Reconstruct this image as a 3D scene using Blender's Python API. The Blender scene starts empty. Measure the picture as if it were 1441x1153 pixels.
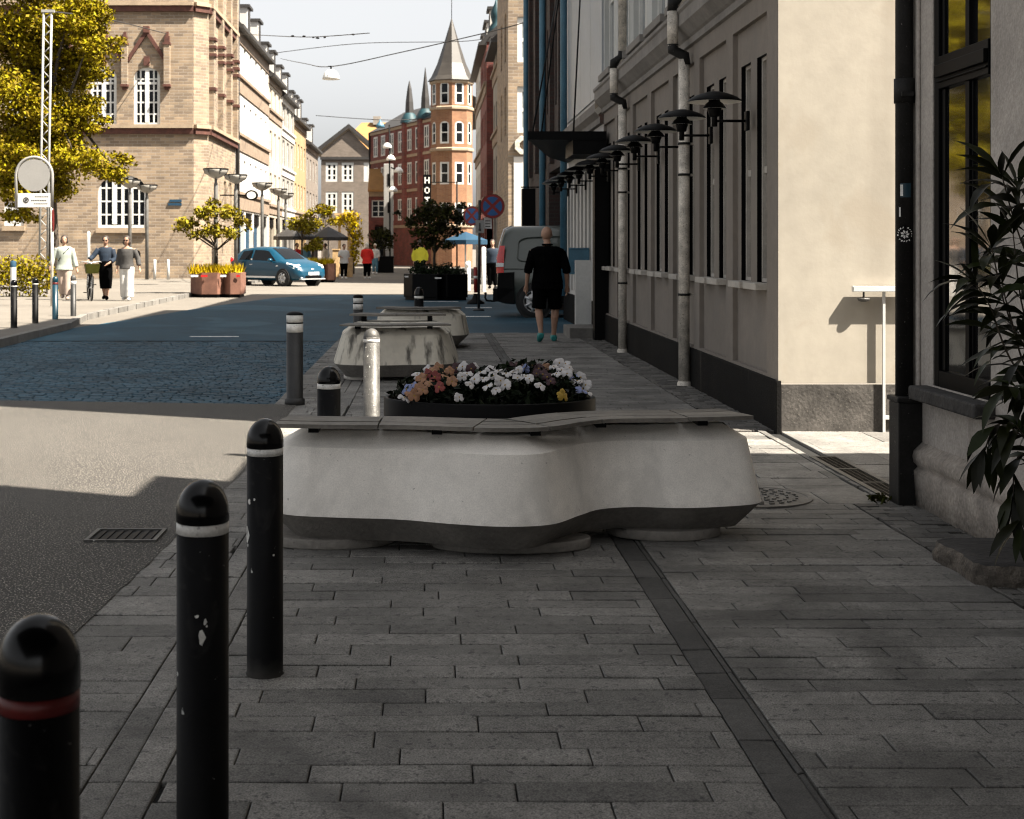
import bpy, bmesh, math, random
from mathutils import Vector, Matrix
R = random.Random(7)
PI = math.pi
scene = bpy.context.scene
COL = scene.collection

# ------------------------------------------------------------------ camera
CAM_H = 1.47
cam_d = bpy.data.cameras.new('camera')
cam = bpy.data.objects.new('camera', cam_d)
COL.objects.link(cam)
cam.location = (0, 0, CAM_H)
cam.rotation_euler = (PI / 2, 0, 0)
cam_d.sensor_width = 36
cam_d.lens = 50
cam_d.shift_x = (720.5 - 605) / 1441
cam_d.shift_y = -(576.5 - 348) / 1441
cam_d.clip_end = 2000
cam_d.clip_start = 0.05
cam_d.dof.use_dof = True
cam_d.dof.focus_distance = 7.2
cam_d.dof.aperture_fstop = 8.0
scene.camera = cam


def gp(px, py):
    """ground point seen at a place in the photograph"""
    Y = 2000 * CAM_H / (py - 348)
    return ((px - 605) * Y / 2000, Y)


def px(x, Y):
    return (x - 605) * Y / 2000


def pz(y, Y):
    return CAM_H + (348 - y) * Y / 2000


# ------------------------------------------------------------------ light
SUN = Vector((1.0, -0.45, 1.5)).normalized()
sl = bpy.data.lights.new('sun', 'SUN')
sl.energy = 5.0
sl.angle = math.radians(0.5)
sl.color = (1.0, 0.91, 0.78)
so = bpy.data.objects.new('sun', sl)
COL.objects.link(so)
so.rotation_euler = SUN.to_track_quat('Z', 'Y').to_euler()
so.location = (40, -20, 60)
world = bpy.data.worlds.new('World')
scene.world = world
world.use_nodes = True
wn = world.node_tree.nodes
wl = world.node_tree.links
bg = wn['Background']
sky = wn.new('ShaderNodeTexSky')
sky.sky_type = 'NISHITA'
sky.sun_disc = False
sky.sun_elevation = math.asin(SUN.z)
sky.sun_rotation = math.atan2(SUN.x, SUN.y)
sky.air_density = 1.0
sky.dust_density = 3.0
sky.ozone_density = 1.0
hs = wn.new('ShaderNodeHueSaturation')
hs.inputs['Saturation'].default_value = 0.10
wl.new(sky.outputs[0], hs.inputs['Color'])
wl.new(hs.outputs[0], bg.inputs['Color'])
bg.inputs['Strength'].default_value = 0.05
scene.view_settings.view_transform = 'Standard'
scene.view_settings.look = 'None'
scene.view_settings.exposure = 2.2
scene.view_settings.gamma = 1.0
scene.cycles.max_bounces = 6
scene.cycles.filter_width = 1.1
scene.cycles.use_adaptive_sampling = True
scene.cycles.adaptive_threshold = 0.015


# ------------------------------------------------------------------ materials
def mat(name, col, rough=.8, metal=0., spec=.4, var=.15, vscale=3., bump=0., bscale=60., island=0., speck=None,
        streak=None, coat=0., trans=0., alpha=1., bdist=.01, hue=0., stain=None, dust=None, grain=None):
    m = bpy.data.materials.new(name)
    m.use_nodes = True
    nt = m.node_tree
    N, L = nt.nodes, nt.links
    b = N['Principled BSDF']
    b.inputs['Roughness'].default_value = rough
    b.inputs['Metallic'].default_value = metal
    b.inputs['Specular IOR Level'].default_value = spec
    b.inputs['Coat Weight'].default_value = coat
    b.inputs['Coat Roughness'].default_value = .05
    b.inputs['Transmission Weight'].default_value = trans
    b.inputs['Alpha'].default_value = alpha
    tc = N.new('ShaderNodeTexCoord')
    rgb = N.new('ShaderNodeRGB')
    rgb.outputs[0].default_value = (*col, 1)
    out = rgb.outputs[0]

    def noise(scale, detail=5, vec=None, dist=0.):
        n = N.new('ShaderNodeTexNoise')
        n.inputs['Scale'].default_value = scale
        n.inputs['Detail'].default_value = detail
        n.inputs['Distortion'].default_value = dist
        L.new(vec or tc.outputs['Object'], n.inputs['Vector'])
        return n.outputs['Fac']

    def rng(x, a0, a1, b0, b1):
        n = N.new('ShaderNodeMapRange')
        n.inputs[1].default_value = a0
        n.inputs[2].default_value = a1
        n.inputs[3].default_value = b0
        n.inputs[4].default_value = b1
        L.new(x, n.inputs[0])
        return n.outputs[0]

    def mul(c, f):
        n = N.new('ShaderNodeMix')
        n.data_type = 'RGBA'
        n.blend_type = 'MULTIPLY'
        n.inputs[0].default_value = 1
        L.new(c, n.inputs[6])
        L.new(f, n.inputs[7])
        return n.outputs[2]

    def mixc(c, col2, f):
        n = N.new('ShaderNodeMix')
        n.data_type = 'RGBA'
        L.new(f, n.inputs[0])
        L.new(c, n.inputs[6])
        n.inputs[7].default_value = (*col2, 1)
        return n.outputs[2]
    if var:
        out = mul(out, rng(noise(vscale), .3, .7, 1 - var, 1 + var))
        out = mul(out, rng(noise(vscale * 9, 4), .3, .7, 1 - var * .6, 1 + var * .6))
    if island:
        g = N.new('ShaderNodeNewGeometry')
        out = mul(out, rng(g.outputs['Random Per Island'], 0, 1, 1 - island, 1 + island))
        if hue:
            h = N.new('ShaderNodeHueSaturation')
            L.new(rng(g.outputs['Random Per Island'], 0, 1, .5 - hue, .5 + hue), h.inputs['Hue'])
            L.new(out, h.inputs['Color'])
            out = h.outputs[0]
    if streak:
        mp = N.new('ShaderNodeMapping')
        mp.inputs['Scale'].default_value = (1, 1, .08)
        L.new(tc.outputs['Object'], mp.inputs[0])
        out = mixc(out, streak[0], rng(noise(streak[1], 4, mp.outputs[0]), streak[2], streak[2] + .12, 0, streak[3]))
    if grain:
        out = mul(out, rng(noise(grain[0], 2), .32, .68, 1 - grain[1], 1 + grain[1]))
    if stain:      # broad blotches: (colour, scale, threshold, strength)
        out = mixc(out, stain[0], rng(noise(stain[1], 9, None, .8), stain[2], stain[2] + .10, 0, stain[3]))
    if dust:       # grime near the foot: (colour, height, strength)
        sz = N.new('ShaderNodeSeparateXYZ')
        L.new(tc.outputs['Object'], sz.inputs[0])
        ad = N.new('ShaderNodeMath')
        ad.operation = 'MULTIPLY_ADD'
        L.new(noise(16, 6), ad.inputs[0])
        ad.inputs[1].default_value = dust[1] * 1.2
        L.new(sz.outputs[2], ad.inputs[2])
        out = mixc(out, dust[0], rng(ad.outputs[0], dust[1] * .55, dust[1] * 1.5, dust[2], 0))
    if speck:
        out = mixc(out, speck[0], rng(noise(speck[1], 3), speck[2], speck[2] + .05, 0, speck[3]))
    L.new(out, b.inputs['Base Color'])
    if bump:
        bp = N.new('ShaderNodeBump')
        bp.inputs['Strength'].default_value = bump
        bp.inputs['Distance'].default_value = bdist
        L.new(noise(bscale, 6), bp.inputs['Height'])
        L.new(bp.outputs[0], b.inputs['Normal'])
    return m


def brick_mat(name, c1, c2, mortar, bw=.24, bh=.075, rough=.85, flat=False, mort=.012, offset=.5, var=.2, bump=.5):
    m = bpy.data.materials.new(name)
    m.use_nodes = True
    nt = m.node_tree
    N, L = nt.nodes, nt.links
    b = N['Principled BSDF']
    b.inputs['Roughness'].default_value = rough
    tc = N.new('ShaderNodeTexCoord')
    sp = N.new('ShaderNodeSeparateXYZ')
    L.new(tc.outputs['Object'], sp.inputs[0])
    cb = N.new('ShaderNodeCombineXYZ')
    if flat:
        L.new(sp.outputs[0], cb.inputs[0])
        L.new(sp.outputs[1], cb.inputs[1])
    else:
        ad = N.new('ShaderNodeMath')
        L.new(sp.outputs[0], ad.inputs[0])
        L.new(sp.outputs[1], ad.inputs[1])
        L.new(ad.outputs[0], cb.inputs[0])
        L.new(sp.outputs[2], cb.inputs[1])
    t = N.new('ShaderNodeTexBrick')
    t.offset = offset
    t.inputs['Scale'].default_value = 1
    t.inputs['Brick Width'].default_value = bw
    t.inputs['Row Height'].default_value = bh
    t.inputs['Mortar Size'].default_value = mort
    t.inputs['Color1'].default_value = (*c1, 1)
    t.inputs['Color2'].default_value = (*c2, 1)
    t.inputs['Mortar'].default_value = (*mortar, 1)
    L.new(cb.outputs[0], t.inputs['Vector'])
    n = N.new('ShaderNodeTexNoise')
    n.inputs['Scale'].default_value = 1.3
    n.inputs['Detail'].default_value = 8
    L.new(tc.outputs['Object'], n.inputs['Vector'])
    mr = N.new('ShaderNodeMapRange')
    mr.inputs[1].default_value = .3
    mr.inputs[2].default_value = .7
    mr.inputs[3].default_value = 1 - var
    mr.inputs[4].default_value = 1 + var
    L.new(n.outputs['Fac'], mr.inputs[0])
    mx = N.new('ShaderNodeMix')
    mx.data_type = 'RGBA'
    mx.blend_type = 'MULTIPLY'
    mx.inputs[0].default_value = 1
    L.new(t.outputs['Color'], mx.inputs[6])
    L.new(mr.outputs[0], mx.inputs[7])
    L.new(mx.outputs[2], b.inputs['Base Color'])
    bp = N.new('ShaderNodeBump')
    bp.inputs['Strength'].default_value = bump
    bp.inputs['Distance'].default_value = .01
    bp.invert = True
    L.new(t.outputs['Fac'], bp.inputs['Height'])
    L.new(bp.outputs[0], b.inputs['Normal'])
    return m


M = {}
M['paver'] = mat('paver', (.140, .134, .124), .82, var=0.28, vscale=2.2, bump=.5, bscale=170, island=0.27, bdist=.004,
                 speck=((.03, .03, .03), 46, .62, .7),
                 stain=((.045, .043, .04), 1.1, .56, .55), grain=(190, .5))
M['paver_dark'] = mat('paver_dark', (.055, .053, .05), .8, var=.25, vscale=3, bump=.5, bscale=160, island=.25, bdist=.004, grain=(190, .4))
M['paver_joint'] = mat('paver_joint', (.006, .006, .0055), .95, var=.3, bump=.3)
M['paver_small'] = mat('paver_small', (.09, .085, .078), .85, var=.25, bump=.5, bscale=120, island=.4, bdist=.004, grain=(190, .5))
M['asphalt'] = mat('asphalt', (.037, .0345, .031), .88, var=.16, vscale=.9, bump=.9, bscale=150, bdist=.006,
                   speck=((.45, .41, .35), 105, .585, .8), grain=(120, .55))
M['street'] = mat('street', (.006, .040, .066), .75, var=.22, vscale=.5, bump=.3, bscale=120, spec=.28, stain=((.028, .080, .115), .45, .52, .75))  # blue of the shade is mixed into this asphalt colour
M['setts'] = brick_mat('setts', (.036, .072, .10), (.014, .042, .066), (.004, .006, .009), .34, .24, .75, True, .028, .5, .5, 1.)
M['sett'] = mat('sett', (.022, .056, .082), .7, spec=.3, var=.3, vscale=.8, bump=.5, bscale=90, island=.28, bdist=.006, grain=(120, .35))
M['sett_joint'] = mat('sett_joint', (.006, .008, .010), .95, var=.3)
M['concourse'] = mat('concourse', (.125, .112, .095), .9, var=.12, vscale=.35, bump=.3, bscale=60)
M['kerb'] = mat('kerb', (.15, .142, .13), .85, var=.2, bump=.3, island=.15)
M['white_paint'] = mat('white_paint', (.72, .72, .70), .7, var=.12, vscale=6)
M['plaster'] = mat('plaster', (.178, .156, .135), .9, var=.10, vscale=1.1, bump=.25, bscale=50, streak=((.15, .13, .11), 3, .6, .45), stain=((.16, .145, .13), 1.4, .56, .5))
M['cream'] = mat('cream', (.345, .315, .265), .9, var=.10, vscale=.8, bump=.07, bscale=30, streak=((.22, .195, .16), 2, .58, .35), stain=((.30, .262, .21), 1.6, .55, .55))
M['plinth'] = mat('plinth', (.006, .0058, .0056), .8, spec=.1, var=.3, vscale=2, bump=.5, bscale=60, streak=((.09, .08, .07), 5, .62, .5))
M['plinth_rough'] = mat('plinth_rough', (.060, .055, .050), .9, var=.45, vscale=5, bump=.5, bscale=35, speck=((.22, .2, .17), 70, .68, .6))
M['iron'] = mat('iron', (.11, .104, .095), .7, var=.35, vscale=9, bump=.4, bscale=60)
M['cornice'] = mat('cornice', (.17, .158, .146), .85, var=.18, vscale=2)
M['glass'] = mat('glass', (.004, .005, .006), .06, spec=.22, var=0)
M['glass_dark'] = mat('glass_dark', (.002, .002, .0025), .15, spec=.02, var=0)
M['sill_stone'] = mat('sill_stone', (.36, .335, .30), .8, var=.15, vscale=6, bump=.2)
M['upper_wall'] = mat('upper_wall', (.40, .41, .40), .8, var=.08, vscale=.7)
M['post_grey'] = mat('post_grey', (.10, .097, .09), .5, var=.25, vscale=6)
M['concrete_foot'] = mat('concrete_foot', (.20, .185, .165), .85, var=.2, vscale=4, bump=.5, bscale=50, speck=((.12, .11, .1), 60, .66, .6))
M['glass_pale'] = mat('glass_pale', (.16, .18, .19), .08, spec=.7, var=.25, vscale=.6)
M['black_frame'] = mat('black_frame', (.0016, .0016, .0018), .5, spec=0.06, var=.2)
M['white_frame'] = mat('white_frame', (.52, .52, .50), .5, var=.08)
M['grey_panel'] = mat('grey_panel', (.30, .32, .335), .45, var=.08, vscale=.8)
M['zinc'] = mat('zinc', (.52, .48, .42), .55, metal=.1, var=.35, vscale=8, bump=.2, bscale=60, speck=((.08, .07, .06), 60, .63, .7))
M['blue_pipe'] = mat('blue_pipe', (.05, .13, .19), .5, var=.2)
M['black_metal'] = mat('black_metal', (.0016, .0016, .0018), .5, spec=0.1, var=.25, vscale=6)
M['black_rough'] = mat('black_rough', (.011, .0105, .010), .6, spec=.2, var=.35, vscale=9, bump=.4, bscale=220, bdist=.003,
                       speck=((.16, .15, .14), 70, .69, .8))
M['bollard_black'] = mat('bollard_black', (.0022, .0022, .0025), .52, spec=.10, var=.3, vscale=8, bump=.15, bscale=90, bdist=.002,
                         speck=((.4, .4, .38), 26, .72, .9),
                         dust=((.05, .047, .042), .07, .7), stain=((.018, .017, .016), 9, .60, .6))
M['cap_black'] = mat('cap_black', (.0016, .0016, .0018), .2, spec=0.25, var=.2, vscale=8)
M['bollard_grey'] = mat('bollard_grey', (.018, .0175, .017), .5, var=.3, vscale=9, bump=.1)
M['galv'] = mat('galv', (.065, .063, .059), .5, metal=.2, var=.4, vscale=14, bump=.25, bscale=70, speck=((.75, .74, .7), 60, .68, .7))
M['bollard_blue'] = mat('bollard_blue', (.003, .025, .04), .35, var=.25)
M['band_white'] = mat('band_white', (.62, .61, .58), .45, var=.2, vscale=18, speck=((.15, .14, .13), 55, .64, .6))
M['band_red'] = mat('band_red', (.10, .008, .007), .45, var=.2, vscale=12)
M['concrete'] = mat('concrete', (.78, .74, .68), .8, var=.09, vscale=1.6, bump=.18, bscale=45, bdist=.005,
                    speck=((.26, .24, .21), 38, .70, .7), streak=((.48, .45, .41), 5, .60, .3),
                    stain=((.50, .475, .435), 2.2, .55, .4), dust=((.30, .275, .24), .24, .55), grain=(160, .08))
M['concrete_stained'] = mat('concrete_stained', (.56, .52, .44), .85, var=.1, vscale=1.6, bump=.2, bscale=45,
                            streak=((.06, .054, .047), 9, .53, .9))
M['concrete_low'] = mat('concrete_low', (.17, .158, .142), .85, var=.25, vscale=4, bump=.4, bscale=60, speck=((.3, .28, .25), 60, .68, .6))  # coarse finish, also darkened in colour for the shade under the bevel
M['seat_wood'] = mat('seat_wood', (.135, .124, .108), .7, var=.25, vscale=4, bump=.3, bscale=90, island=.22)
M['soil'] = mat('soil', (.02, .016, .012), .95, var=.4, vscale=20, bump=1, bscale=40)
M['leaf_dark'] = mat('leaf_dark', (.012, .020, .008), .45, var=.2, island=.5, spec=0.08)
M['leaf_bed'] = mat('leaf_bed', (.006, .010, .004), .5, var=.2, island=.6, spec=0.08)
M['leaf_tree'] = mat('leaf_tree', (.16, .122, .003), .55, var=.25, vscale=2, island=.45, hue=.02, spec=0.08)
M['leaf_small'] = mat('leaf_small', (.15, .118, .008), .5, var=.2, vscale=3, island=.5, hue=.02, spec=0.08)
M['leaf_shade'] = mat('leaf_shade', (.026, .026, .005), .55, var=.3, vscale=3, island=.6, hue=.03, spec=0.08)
M['leaf_yellow'] = mat('leaf_yellow', (.30, .21, .003), .55, var=.2, vscale=3, island=.35, hue=.015, spec=0.08)
M['leaf_oleander'] = mat('leaf_oleander', (.010, .012, .003), .35, var=.2, island=.6, hue=.03, spec=.12)
M['bark'] = mat('bark', (.05, .04, .03), .9, var=.3, bump=.6, bscale=30)
M['corten'] = mat('corten', (.16, .075, .05), .8, var=.25, vscale=4)
M['corten_pale'] = mat('corten_pale', (.22, .16, .135), .8, var=.2, vscale=4)
M['brick_buff'] = brick_mat('brick_buff', (.275, .205, .135), (.150, .112, .08), (.26, .22, .175), .40, .13, var=.18, bump=.8)
M['brick_grey'] = brick_mat('brick_grey', (.17, .135, .11), (.13, .105, .085), (.16, .14, .12), .26, .09, var=.15)
M['brick_red'] = brick_mat('brick_red', (.18, .035, .025), (.11, .022, .018), (.1, .06, .05), .26, .09, var=.3)
M['brick_dark'] = brick_mat('brick_dark', (.04, .018, .014), (.02, .012, .01), (.03, .025, .022), .26, .09, var=.3)
M['red_trim'] = mat('red_trim', (.07, .026, .018), .8, var=.3, vscale=5)
M['buff_trim'] = mat('buff_trim', (.28, .215, .15), .85, var=.15)
M['white_wall'] = mat('white_wall', (.50, .48, .45), .9, var=.06, vscale=.8)
M['cream_wall'] = mat('cream_wall', (.36, .31, .245), .9, var=.10, vscale=.8)
M['brown_band'] = mat('brown_band', (.20, .15, .11), .85, var=.2)
M['tan_wall'] = mat('tan_wall', (.28, .19, .10), .9, var=.12, vscale=.6)
M['grey_wall'] = mat('grey_wall', (.22, .205, .185), .9, var=.15, vscale=.6)
M['slate'] = mat('slate', (.026, .024, .023), .6, var=.25, vscale=2)
M['slate_spire'] = mat('slate_spire', (.04, .035, .03), .5, var=.2, vscale=2)
M['tile_orange'] = mat('tile_orange', (.26, .135, .045), .85, var=.15, vscale=1)
M['copper'] = mat('copper', (.006, .034, .044), .6, var=.25, vscale=3)
M['skin'] = mat('skin', (.32, .185, .125), .55, var=.08, vscale=9)
M['hair_dark'] = mat('hair_dark', (.03, .022, .018), .6, var=.3, vscale=30)
M['hair_pale'] = mat('hair_pale', (.62, .58, .5), .6, var=.15, vscale=30)
M['cloth_black'] = mat('cloth_black', (.0016, .0016, .0018), .9, spec=0.02, var=.3, vscale=8, bump=.3, bscale=30)
M['cloth_charcoal'] = mat('cloth_charcoal', (.05, .048, .046), .9, var=.3, vscale=8)
M['cloth_white'] = mat('cloth_white', (.50, .49, .465), .9, var=.08, vscale=6, bump=.3, bscale=14)
M['cloth_mint'] = mat('cloth_mint', (.27, .30, .265), .9, var=.1, vscale=6, bump=.3, bscale=14)
M['cloth_navy'] = mat('cloth_navy', (.008, .017, .032), .85, var=.25, vscale=6)
M['cloth_red'] = mat('cloth_red', (.62, .018, .012), .8, var=.15, vscale=6, bump=.3, bscale=14)
M['cloth_beige'] = mat('cloth_beige', (.33, .26, .215), .9, var=.1, vscale=6)
M['cloth_hivis'] = mat('cloth_hivis', (.36, .34, .02), .8, var=.1, vscale=6)
M['cloth_jeans'] = mat('cloth_jeans', (.07, .16, .22), .9, var=.2, vscale=6)
M['shoe_teal'] = mat('shoe_teal', (.02, .20, .19), .6, var=.2, vscale=20)
M['shoe_sole'] = mat('shoe_sole', (.75, .75, .73), .6, var=.05)
M['car_blue'] = mat('car_blue', (.001, .038, .072), .35, metal=.0, spec=.3, var=.05, coat=.35)
M['van_grey'] = mat('van_grey', (.058, .068, .058), .35, metal=.1, var=.05, coat=.6)
M['tyre'] = mat('tyre', (.012, .012, .012), .8, var=.2)
M['alloy'] = mat('alloy', (.5, .5, .5), .35, metal=.6, var=.1)
M['lamp_clear'] = mat('lamp_clear', (.75, .76, .76), .12, var=.1, spec=.8)
M['tail_red'] = mat('tail_red', (.5, .012, .012), .2, var=.1, coat=.5)
M['chrome'] = mat('chrome', (.65, .65, .65), .25, metal=.7, var=.1)
M['sign_red'] = mat('sign_red', (.22, .014, .012), .45, var=.1)
M['sign_blue'] = mat('sign_blue', (.02, .09, .26), .45, var=.1)
M['sign_grey'] = mat('sign_grey', (.25, .245, .235), .5, var=.06)
M['blue_awning'] = mat('blue_awning', (.003, .032, .065), .8, var=.2)
M['dish'] = mat('dish', (.22, .21, .19), .35, var=.15, spec=.6)
M['mast_paint'] = mat('mast_paint', (.26, .26, .25), .5, var=.15, vscale=6)
M['lamp_white'] = mat('lamp_white', (.72, .71, .68), .4, var=.06)
M['timber'] = mat('timber', (.42, .28, .14), .8, var=.2, vscale=5)
M['shade_inner'] = mat('shade_inner', (.75, .73, .68), .5, var=.05)
M['stone_step'] = mat('stone_step', (.028, .026, .025), .8, var=.4, vscale=5, bump=.8, bscale=18, bdist=.02)
M['stone_edge'] = mat('stone_edge', (.10, .085, .07), .85, var=.5, vscale=14, bump=1, bscale=22, bdist=.03)
M['house_plaster'] = mat('house_plaster', (.34, .31, .28), .9, var=.16, vscale=2.2, bump=.5, bscale=40, streak=((.20, .175, .15), 4, .57, .55), grain=(60, .12))
M['base_plaster'] = mat('base_plaster', (.32, .285, .25), .95, var=.35, vscale=5, bump=.8, bscale=30, bdist=.015)
M['blossom_white'] = mat('blossom_white', (.42, .405, .405), .7, var=.12, vscale=25)
M['blossom_orange'] = mat('blossom_orange', (.24, .125, .07), .7, var=.25, vscale=25)
M['blossom_red'] = mat('blossom_red', (.16, .03, .025), .7, var=.3, vscale=25)
M['blossom_violet'] = mat('blossom_violet', (.15, .18, .32), .7, var=.25, vscale=25)
M['blossom_dark'] = mat('blossom_dark', (.03, .006, .010), .6, var=.3, vscale=25)
M['blossom_yellow'] = mat('blossom_yellow', (.28, .18, .02), .7, var=.2, vscale=25)

# ------------------------------------------------------------------ mesh builder
WOFF = {}


class MB:
    def __init__(s):
        s.v, s.f, s.m, s.s = [], [], [], []

    def face(s, pts, m=0, sm=False):
        i = len(s.v)
        s.v += [tuple(p) for p in pts]
        s.f.append(tuple(range(i, i + len(pts))))
        s.m.append(m)
        s.s.append(sm)

    def grid(s, rings, m=0, sm=True, closed=True, cap0=False, cap1=False):
        i = len(s.v)
        n = len(rings[0])
        for r in rings:
            s.v += [tuple(p) for p in r]
        for a in range(len(rings) - 1):
            for k in range(n if closed else n - 1):
                k2 = (k + 1) % n
                s.f.append((i + a * n + k, i + a * n + k2, i + (a + 1) * n + k2, i + (a + 1) * n + k))
                s.m.append(m)
                s.s.append(sm)
        if cap0:
            s.f.append(tuple(i + k for k in range(n - 1, -1, -1)))
            s.m.append(m)
            s.s.append(False)
        if cap1:
            o = i + (len(rings) - 1) * n
            s.f.append(tuple(o + k for k in range(n)))
            s.m.append(m)
            s.s.append(False)

    def box(s, x0, x1, y0, y1, z0, z1, m=0):
        s.grid([[(x0, y0, z0), (x1, y0, z0), (x1, y1, z0), (x0, y1, z0)],
                [(x0, y0, z1), (x1, y0, z1), (x1, y1, z1), (x0, y1, z1)]], m, False, True, True, True)

    def obox(s, c, sx, sy, sz, rz=0., m=0):
        ca, sa = math.cos(rz), math.sin(rz)

        def q(x, y, z):
            return (c[0] + x * ca - y * sa, c[1] + x * sa + y * ca, c[2] + z)
        hx, hy = sx / 2, sy / 2
        s.grid([[q(-hx, -hy, z), q(hx, -hy, z), q(hx, hy, z), q(-hx, hy, z)] for z in (-sz / 2, sz / 2)], m, False, True, True, True)

    def tube(s, pts, rad, n=10, m=0, sm=True, caps=True):
        pts = [Vector(p) for p in pts]
        if not isinstance(rad, (list, tuple)):
            rad = [rad] * len(pts)
        rings = []
        prev = None
        for i, p in enumerate(pts):
            if i == 0:
                d = pts[1] - p
            elif i == len(pts) - 1:
                d = p - pts[i - 1]
            else:
                d = (pts[i + 1] - p).normalized() + (p - pts[i - 1]).normalized()
            d = d.normalized() if d.length > 1e-9 else Vector((0, 0, 1))
            if prev is None:
                ref = Vector((1, 0, 0)) if abs(d.x) < .9 else Vector((0, 1, 0))
                u = d.cross(ref).normalized()
            else:
                u = (prev - d * prev.dot(d)).normalized()
            prev = u
            w = d.cross(u)
            r = rad[i]
            rx, ry = r if isinstance(r, (list, tuple)) else (r, r)
            rings.append([p + u * rx * math.cos(2 * PI * k / n) + w * ry * math.sin(2 * PI * k / n) for k in range(n)])
        s.grid(rings, m, sm, True, caps, caps)

    def lathe(s, prof, c=(0, 0, 0), n=24, m=0, sm=True, sx=1., sy=1., cap0=False, cap1=False):
        rings = [[(c[0] + r * sx * math.cos(2 * PI * k / n), c[1] + r * sy * math.sin(2 * PI * k / n), c[2] + z) for k in range(n)]
                 for r, z in prof]
        s.grid(rings, m, sm, True, cap0, cap1)

    def ball(s, c, rx, ry=None, rz=None, n=12, h=8, m=0):
        ry = rx if ry is None else ry
        rz = rx if rz is None else rz
        rings = []
        for a in range(h + 1):
            t = -PI / 2 + PI * a / h
            q = max(math.cos(t), .02)
            rings.append([(c[0] + rx * q * math.cos(2 * PI * k / n), c[1] + ry * q * math.sin(2 * PI * k / n), c[2] + rz * math.sin(t)) for k in range(n)])
        s.grid(rings, m, True, True, True, True)

    def prism(s, poly, z0, z1, m=0, mtop=None):
        s.grid([[(x, y, z0) for x, y in poly], [(x, y, z1) for x, y in poly]], m, False, True, True, False)
        s.face([(x, y, z1) for x, y in poly], m if mtop is None else mtop)

    def build(s, name, mats, parent=None, bevel=0., subsurf=0):
        me = bpy.data.meshes.new(name)
        off = Vector((0, 0, 0))
        loc = Vector((0, 0, 0))
        if parent is not None:
            off = WOFF.get(parent.name, off)
        else:
            xs = [p[0] for p in s.v]
            ys = [p[1] for p in s.v]
            zs = [p[2] for p in s.v]
            loc = Vector(((min(xs) + max(xs)) / 2, (min(ys) + max(ys)) / 2, min(zs)))
            off = loc
        me.from_pydata([(p[0] - off[0], p[1] - off[1], p[2] - off[2]) for p in s.v], [], s.f)
        if not isinstance(mats, (list, tuple)):
            mats = [mats]
        for mm in mats:
            me.materials.append(M[mm] if isinstance(mm, str) else mm)
        me.polygons.foreach_set('material_index', s.m)
        me.polygons.foreach_set('use_smooth', s.s)
        me.update()
        o = bpy.data.objects.new(name, me)
        COL.objects.link(o)
        o.location = loc
        if parent is not None:
            o.parent = parent
            if parent.name in WOFF:
                WOFF[o.name] = off
        if bevel:
            b = o.modifiers.new('bevel', 'BEVEL')
            b.width = bevel
            b.segments = 2
            b.limit_method = 'ANGLE'
        if subsurf:
            b = o.modifiers.new('sub', 'SUBSURF')
            b.levels = b.render_levels = subsurf
        return o


def tag(o, label, cat=None, group=None, kind=None):
    o['label'] = label
    if cat:
        o['category'] = cat
    if group:
        o['group'] = group
    if kind:
        o['kind'] = kind
    return o


def thing(name, label, cat, loc=(0, 0, 0), rz=0., group=None, world_coords=False):
    o = bpy.data.objects.new(name, None)
    o.empty_display_size = .2
    COL.objects.link(o)
    o.location = loc
    o.rotation_euler = (0, 0, rz)
    tag(o, label, cat, group)
    if world_coords:
        WOFF[o.name] = Vector(loc)
    return o


def copy_tree(o, parent=None):
    c = o.copy()
    COL.objects.link(c)
    if parent is not None:
        c.parent = parent
    for ch in list(o.children):
        copy_tree(ch, c)
    return c


def place_copy(o, loc, rz, label, scale=None):
    c = copy_tree(o)
    c.location = loc
    c.rotation_euler = (0, 0, rz)
    if scale:
        c.scale = scale
    c['label'] = label
    return c


def remeshed(mb, name, mats, parent, voxel, smooth=4):
    o = mb.build(name, mats, parent)
    r = o.modifiers.new('r', 'REMESH')
    r.mode = 'VOXEL'
    r.voxel_size = voxel
    r.use_smooth_shade = True
    sm = o.modifiers.new('s', 'SMOOTH')
    sm.factor = .5
    sm.iterations = smooth
    bpy.context.view_layer.update()
    dg = bpy.context.evaluated_depsgraph_get()
    me = bpy.data.meshes.new_from_object(o.evaluated_get(dg))
    o.modifiers.clear()
    old = o.data
    o.data = me
    bpy.data.meshes.remove(old)
    me.name = name
    return o


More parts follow.
